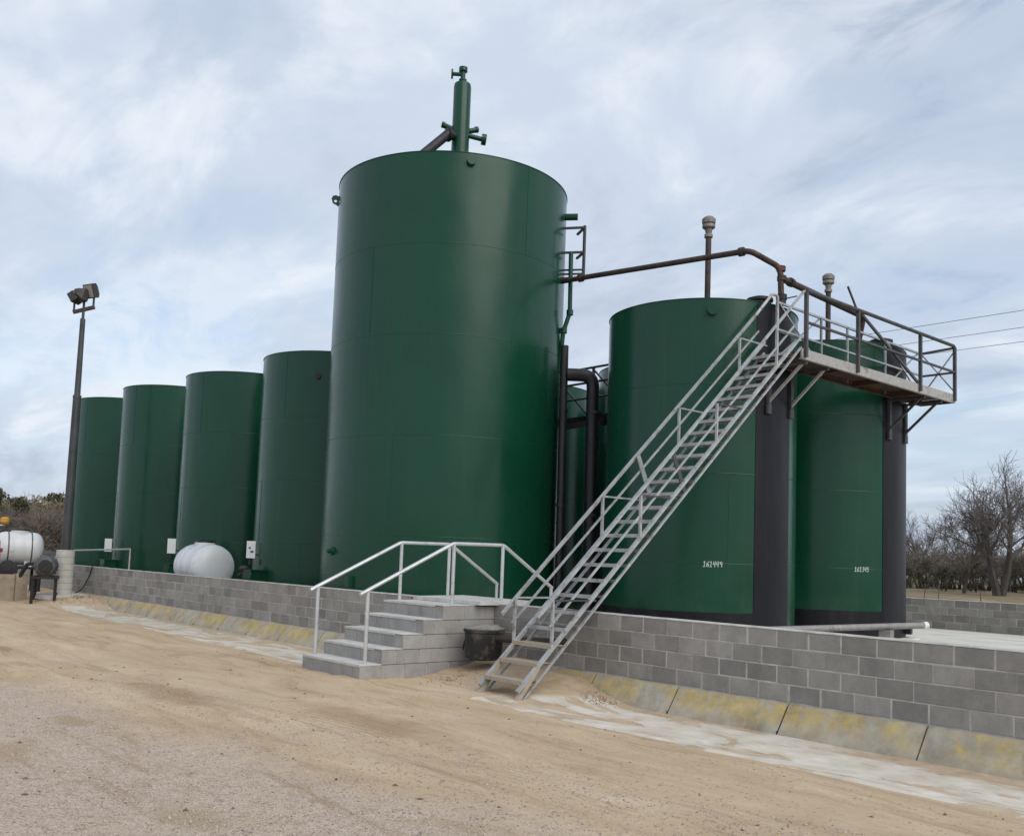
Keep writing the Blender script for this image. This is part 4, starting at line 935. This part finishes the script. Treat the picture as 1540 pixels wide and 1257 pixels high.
cable = MB().tube(bend([(-26.55, -.012, 1.18), (-26.75, -.03, .85), (-27.15, -.10, .42), (-27.3, -.3, gh(-27.3, -.3))], .15), .018, 6).build('power_cable', 'rubber', None, loc=(-26.6, -.05, 1.1)); tag(cable, 'black cable hanging down the wall beside the light pole', 'cable')
gr_ = thing('guard_rail', 'thin pipe rail above the wall near the light pole', 'rail', (-24, .1, WTOP))
MB().tube([(-28.8, .1, 1.62), (-23.75, .1, 1.74)], .025, 8).build('rail', 'galvanized', gr_)
for x, z in ((-23.75, 1.74), (-28.8, 1.62)): MB().tube([(x, .1, WTOP-.02), (x, .1, z+.02)], .025, 8).build('post', 'galvanized', gr_)

# ------------------------------------------------------------------ overhead wires
up_ = thing('utility_pole', 'wooden utility pole mostly hidden behind the striped tank', 'utility pole', (-19, 22.6, 0))
MB().tube([(-19, 22.6, -.1), (-19, 22.6, 10.25)], [.16, .12], 12).build('shaft', 'wood_pole', up_)
MB().box(-19.06, -18.94, 20.4, 24.95, 9.86, 9.98).build('crossarm', 'wood_pole', up_, False)
for y, lab in ((20.62, 'nearest and highest looking overhead wire at right'), (22.75, 'middle overhead wire at right'), (24.78, 'lowest looking overhead wire at right')):
    pts = [(-19+x, y, 10.0-.6*math.sin(math.pi*min(1, x/70))*.3) for x in np.linspace(0, 70, 24)]
    w = MB().tube(pts, .009, 5).build('overhead_wire', 'wire', None, loc=(-19, y, 10)); tag(w, lab, 'wire', 'overhead wires')
up2 = thing('utility_pole', 'wooden utility pole out beyond the right edge carrying the wires', 'utility pole', (51, 22.6, 0))
MB().tube([(51, 22.6, -.1), (51, 22.6, 10.25)], [.16, .12], 12).build('shaft', 'wood_pole', up2); MB().box(50.94, 51.06, 20.4, 24.95, 9.86, 9.98).build('crossarm', 'wood_pole', up2, False)

# ------------------------------------------------------------------ trees
def grow(trunk, crown, p, d, ln, r, depth, maxd, g, spread, upb, sides=5):
    nseg = 4 if depth < 2 else 3; pts = [p.copy()]; rs = [r]; dirs = [d]
    for i in range(nseg):
        d = (d+Vector((g.uniform(-1, 1), g.uniform(-1, 1), g.uniform(-.6, 1)*.7+upb))*(.16+.05*depth)).normalized()
        p = p+d*(ln/nseg); pts.append(p.copy()); rs.append(r*(1-.45*(i+1)/nseg)); dirs.append(d)
    (trunk if depth < 1 else crown).tube(pts, rs, max(3, sides), cap=False)
    if depth >= maxd: return
    nch = (4 if depth == 0 else 4) if depth < maxd-1 else 4
    for k in range(nch):
        f = .35+.65*(k+g.random()*.6)/nch; f = min(f, 1.0)
        if depth == 0: f = .55+.45*f
        i = min(nseg-1, int(f*nseg)); q = pts[i].lerp(pts[i+1], f*nseg-i); dd = dirs[i+1]
        a = g.uniform(0, 6.28); o = dd.orthogonal().normalized(); o = (Matrix.Rotation(a, 3, dd) @ o)
        nd_ = (dd*(1-spread*g.uniform(.55, 1.1))+o*spread*g.uniform(.7, 1.2)+Vector((0, 0, upb))).normalized()
        grow(trunk, crown, q, nd_, ln*g.uniform(.52, .80), max(RMIN, r*(1-.45*f)*g.uniform(.42, .62)), depth+1, maxd, g, spread, upb, sides-1)
    grow(trunk, crown, p, d, ln*g.uniform(.6, .8), max(RMIN, r*.55), depth+1, maxd, g, spread, upb, sides-1)
def bare_tree(seed, h, r, maxd, spread, upb, trunk_frac=.27, stems=1, twig='twig', lean=.35, rmin=.010):
    global RMIN
    RMIN = rmin; g = random.Random(seed); T, C = MB(), MB()
    for s_ in range(stems):
        a = 6.28*s_/max(1, stems)+g.random(); lean = .0 if stems == 1 else lean
        grow(T, C, Vector((.15*math.cos(a)*(stems > 1), .15*math.sin(a)*(stems > 1), -.1)), Vector((lean*math.cos(a), lean*math.sin(a), 1)).normalized(), h*trunk_frac*g.uniform(.85, 1.1), r*(1 if stems == 1 else .7), 0, maxd, g, spread, upb, 7)
    zt = max(v[2] for v in C.v); k = h/zt
    for mbx in (T, C): mbx.v = [(v[0]*k, v[1]*k, v[2]*k) for v in mbx.v]
    mt, mc = T.mesh('trunk', smooth=True), C.mesh('crown', smooth=True)
    mt.materials.append(MATS['bark']); mc.materials.append(MATS[twig]); return mt, mc
def leafy(seed, h, w, n, mat, conical):
    g = np.random.default_rng(seed); rnd = random.Random(seed); T = MB()
    T.tube([(0, 0, -.1), (.05, .03, h*.4), (.0, .05, h*.85)], [.14, .09, .02], 7)
    cl = []
    for k in range(46):
        f = g.random(); z = h*(.10+.88*f); rr = w*((1-f)**.75*1.0 if conical else math.sqrt(max(0, 1-(f*1.7-.75)**2))*.95)*math.sqrt(g.random())
        a = g.uniform(0, 6.28); q = (rr*math.cos(a), rr*math.sin(a), z); cl.append((q, w*g.uniform(.16, .34)))
        T.tube([(0, 0, max(.2, z-.5)), q], [.03, .008], 3, False)
    V = np.zeros((n, 3, 3))
    idx = g.integers(0, len(cl), n)
    cen = np.array([c[0] for c in cl])[idx]; rad = np.array([c[1] for c in cl])[idx]
    off = g.normal(size=(n, 3)); off /= np.linalg.norm(off, axis=1)[:, None]; off *= (g.random(n)**.45*rad)[:, None]; off[:, 2] *= .85
    P = cen+off; s_ = g.uniform(.05, .14, n)
    for k in range(3): V[:, k] = P+g.normal(size=(n, 3))*s_[:, None]*.8
    me = quickmesh('crown', V.reshape(-1, 3), np.arange(n*3).reshape(-1, 3), mat)
    mt = T.mesh('trunk', smooth=True); mt.materials.append(MATS['bark']); return mt, me
def plant(name, label, meshes, loc, rz, sc, group=None):
    r = thing(name, label, 'tree', loc, group)
    for nm, me in zip(('trunk', 'crown'), meshes):
        o = bpy.data.objects.new(nm, me); COL.objects.link(o); o.parent = r
    r.rotation_euler = (0, 0, rz); r.scale = (sc, sc, sc); return r
def px2(x, d):     # bearing of a picture column at distance d from the camera
    ang = math.atan2(x-770, 1446.07); dv = Vector((fw.x, fw.y, 0)).normalized(); rv = Vector((dv.y, -dv.x, 0))
    v = dv*math.cos(ang)+rv*math.sin(ang); return CAM.x+v.x*d, CAM.y+v.y*d
oak = bare_tree(17, 11.2, .30, 5, .66, .09, .23, 2, lean=.14, rmin=.009)
oak2 = bare_tree(5, 8.0, .15, 5, .58, .12, .26, 1, rmin=.007)
br = [bare_tree(s_, 6.0, .12, 4, .72, .06, .22, 3, 'twig_brush') for s_ in (21, 22, 23)]
def at(x, d): a, b = px2(x, d); return (a, b, gh(a, b, False)-.02)
plant('oak_tree', 'tallest bare spreading oak at right edge behind the far wall', oak, at(1506, 86), 1.0, 1.05)
plant('bare_tree', 'smaller bare tree left of the tallest oak', oak2, at(1452, 92), .4, .92)
plant('bare_tree', 'bare tree close beside the striped tank above the far wall', oak2, at(1388, 112), 2.6, 1.12)
plant('bare_tree', 'bare tree out beyond the right edge past the oak', oak2, at(1640, 95), 4.0, 1.3)
for k in range(28):
    x = 1345+k*13+random.uniform(-5, 5); plant('brush_tree', 'grey brown leafless brush tree in the thicket beyond the far wall', br[k % 3], at(x, random.uniform(104, 132)), random.uniform(0, 6.28), random.uniform(.7, 1.0), 'brush thicket beyond the far wall')
ce = [leafy(31, 5.2, 1.7, 4200, 'leaf_cedar', True), leafy(32, 4.6, 2.0, 7000, 'leaf_cedar', False)]
sc_ = [leafy(41, 4.8, 2.4, 3200, 'leaf_scrub', False), leafy(42, 4.2, 2.2, 3000, 'leaf_scrub', False)]
ce2 = leafy(33, 4.6, 2.2, 4200, 'leaf_dull', False)
for x, d in ((1470, 100), (1395, 108), (1425, 98), (1530, 108), (1580, 102), (1365, 105)):
    plant('cedar_tree', 'dark low evergreen bush under the bare trees beyond the far wall', ce2, at(x, d), random.uniform(0, 6), random.uniform(.5, .68), 'evergreen bushes under the bare trees')
for k, (x, d, m_, s_) in enumerate([(-70, 74, 0, 1.2), (-38, 80, 2, 1.25), (-5, 70, 0, 1.10), (4, 84, 1, 1.3), (22, 78, 3, 1.25), (33, 70, 0, .98), (48, 82, 2, 1.18), (62, 76, 3, 1.10), (76, 72, 2, 1.05), (80, 80, 0, 1.16), (90, 78, 0, 1.14), (100, 84, 3, 1.22), (112, 88, 2, 1.2), (135, 90, 1, 1.2)]):
    m4 = (ce[0], ce[1], sc_[0], sc_[1])[m_]
    lab = 'dark evergreen cedar in the tree line at far left' if m_ < 2 else 'olive brown scrub tree in the tree line at far left'
    plant('cedar_tree' if m_ < 2 else 'scrub_tree', lab, m4, at(x, d), k*1.3, s_*.84, 'cedars in the far left tree line' if m_ < 2 else 'scrub trees in the far left tree line')
for k in range(12):
    plant('brush_tree', 'grey brown leafless brush tree in the tree line at far left', br[k % 3], at(-60+k*15+random.uniform(-5, 5), random.uniform(64, 86)), random.uniform(0, 6.28), random.uniform(.62, .86), 'leafless brush in the far left tree line')
# leaning fence posts in the pasture
fp = MB().tube([(0, 0, -.1), (.05, 0, 1.1)], .028, 6).mesh('fence_post', smooth=True); fp.materials.append(MATS['wood_pole'])
for k in range(4):
    o = bpy.data.objects.new('fence_post', fp); COL.objects.link(o); o.location = at((1414, 1392, 1478, 1560)[k], 66+random.uniform(-6, 4)); o.rotation_euler = (random.uniform(-.08, .08), random.uniform(-.05, .25), random.uniform(0, 6))
    tag(o, 'weathered thin fence post in the pasture beyond the far wall', 'fence post', 'pasture fence posts')

# dry grass tufts by the stair foot and kerb
def tuft(loc, n, h, spread, seed, label):
    g = random.Random(seed); mb = MB()
    for k in range(n):
        a = g.uniform(0, 6.28); r = g.random()*spread; b = Vector((loc[0]+r*math.cos(a), loc[1]+r*math.sin(a), 0)); b.z = gh(b.x, b.y)-.01
        d = Vector((g.uniform(-1, 1), g.uniform(-1, 1), g.uniform(.3, 1.2))).normalized()*h*g.uniform(.4, 1); w = Vector((-d.y, d.x, 0)); w = (w.normalized() if w.length > 1e-4 else Vector((1, 0, 0)))*.004
        mb.add([b-w, b+w, b+d*.6+w*.7+Vector((0, 0, .0)), b+d+Vector((0, 0, -.02))], [(0, 1, 2), (0, 2, 3)])
    o = mb.build('dry_grass', 'dry_grass', None, False, loc=(loc[0], loc[1], gh(*loc))); tag(o, label, 'grass', kind='stuff')
tuft((-4.75, -.42), 260, .13, .30, 3, 'dead grass clump by the wall right of the stair foot')
tuft((-6.9, -1.25), 120, .08, .5, 4, 'sparse dead grass on the mound by the stair foot')
tuft((-25.3, -.7), 200, .16, .8, 5, 'brown weeds beside the light pole pier')
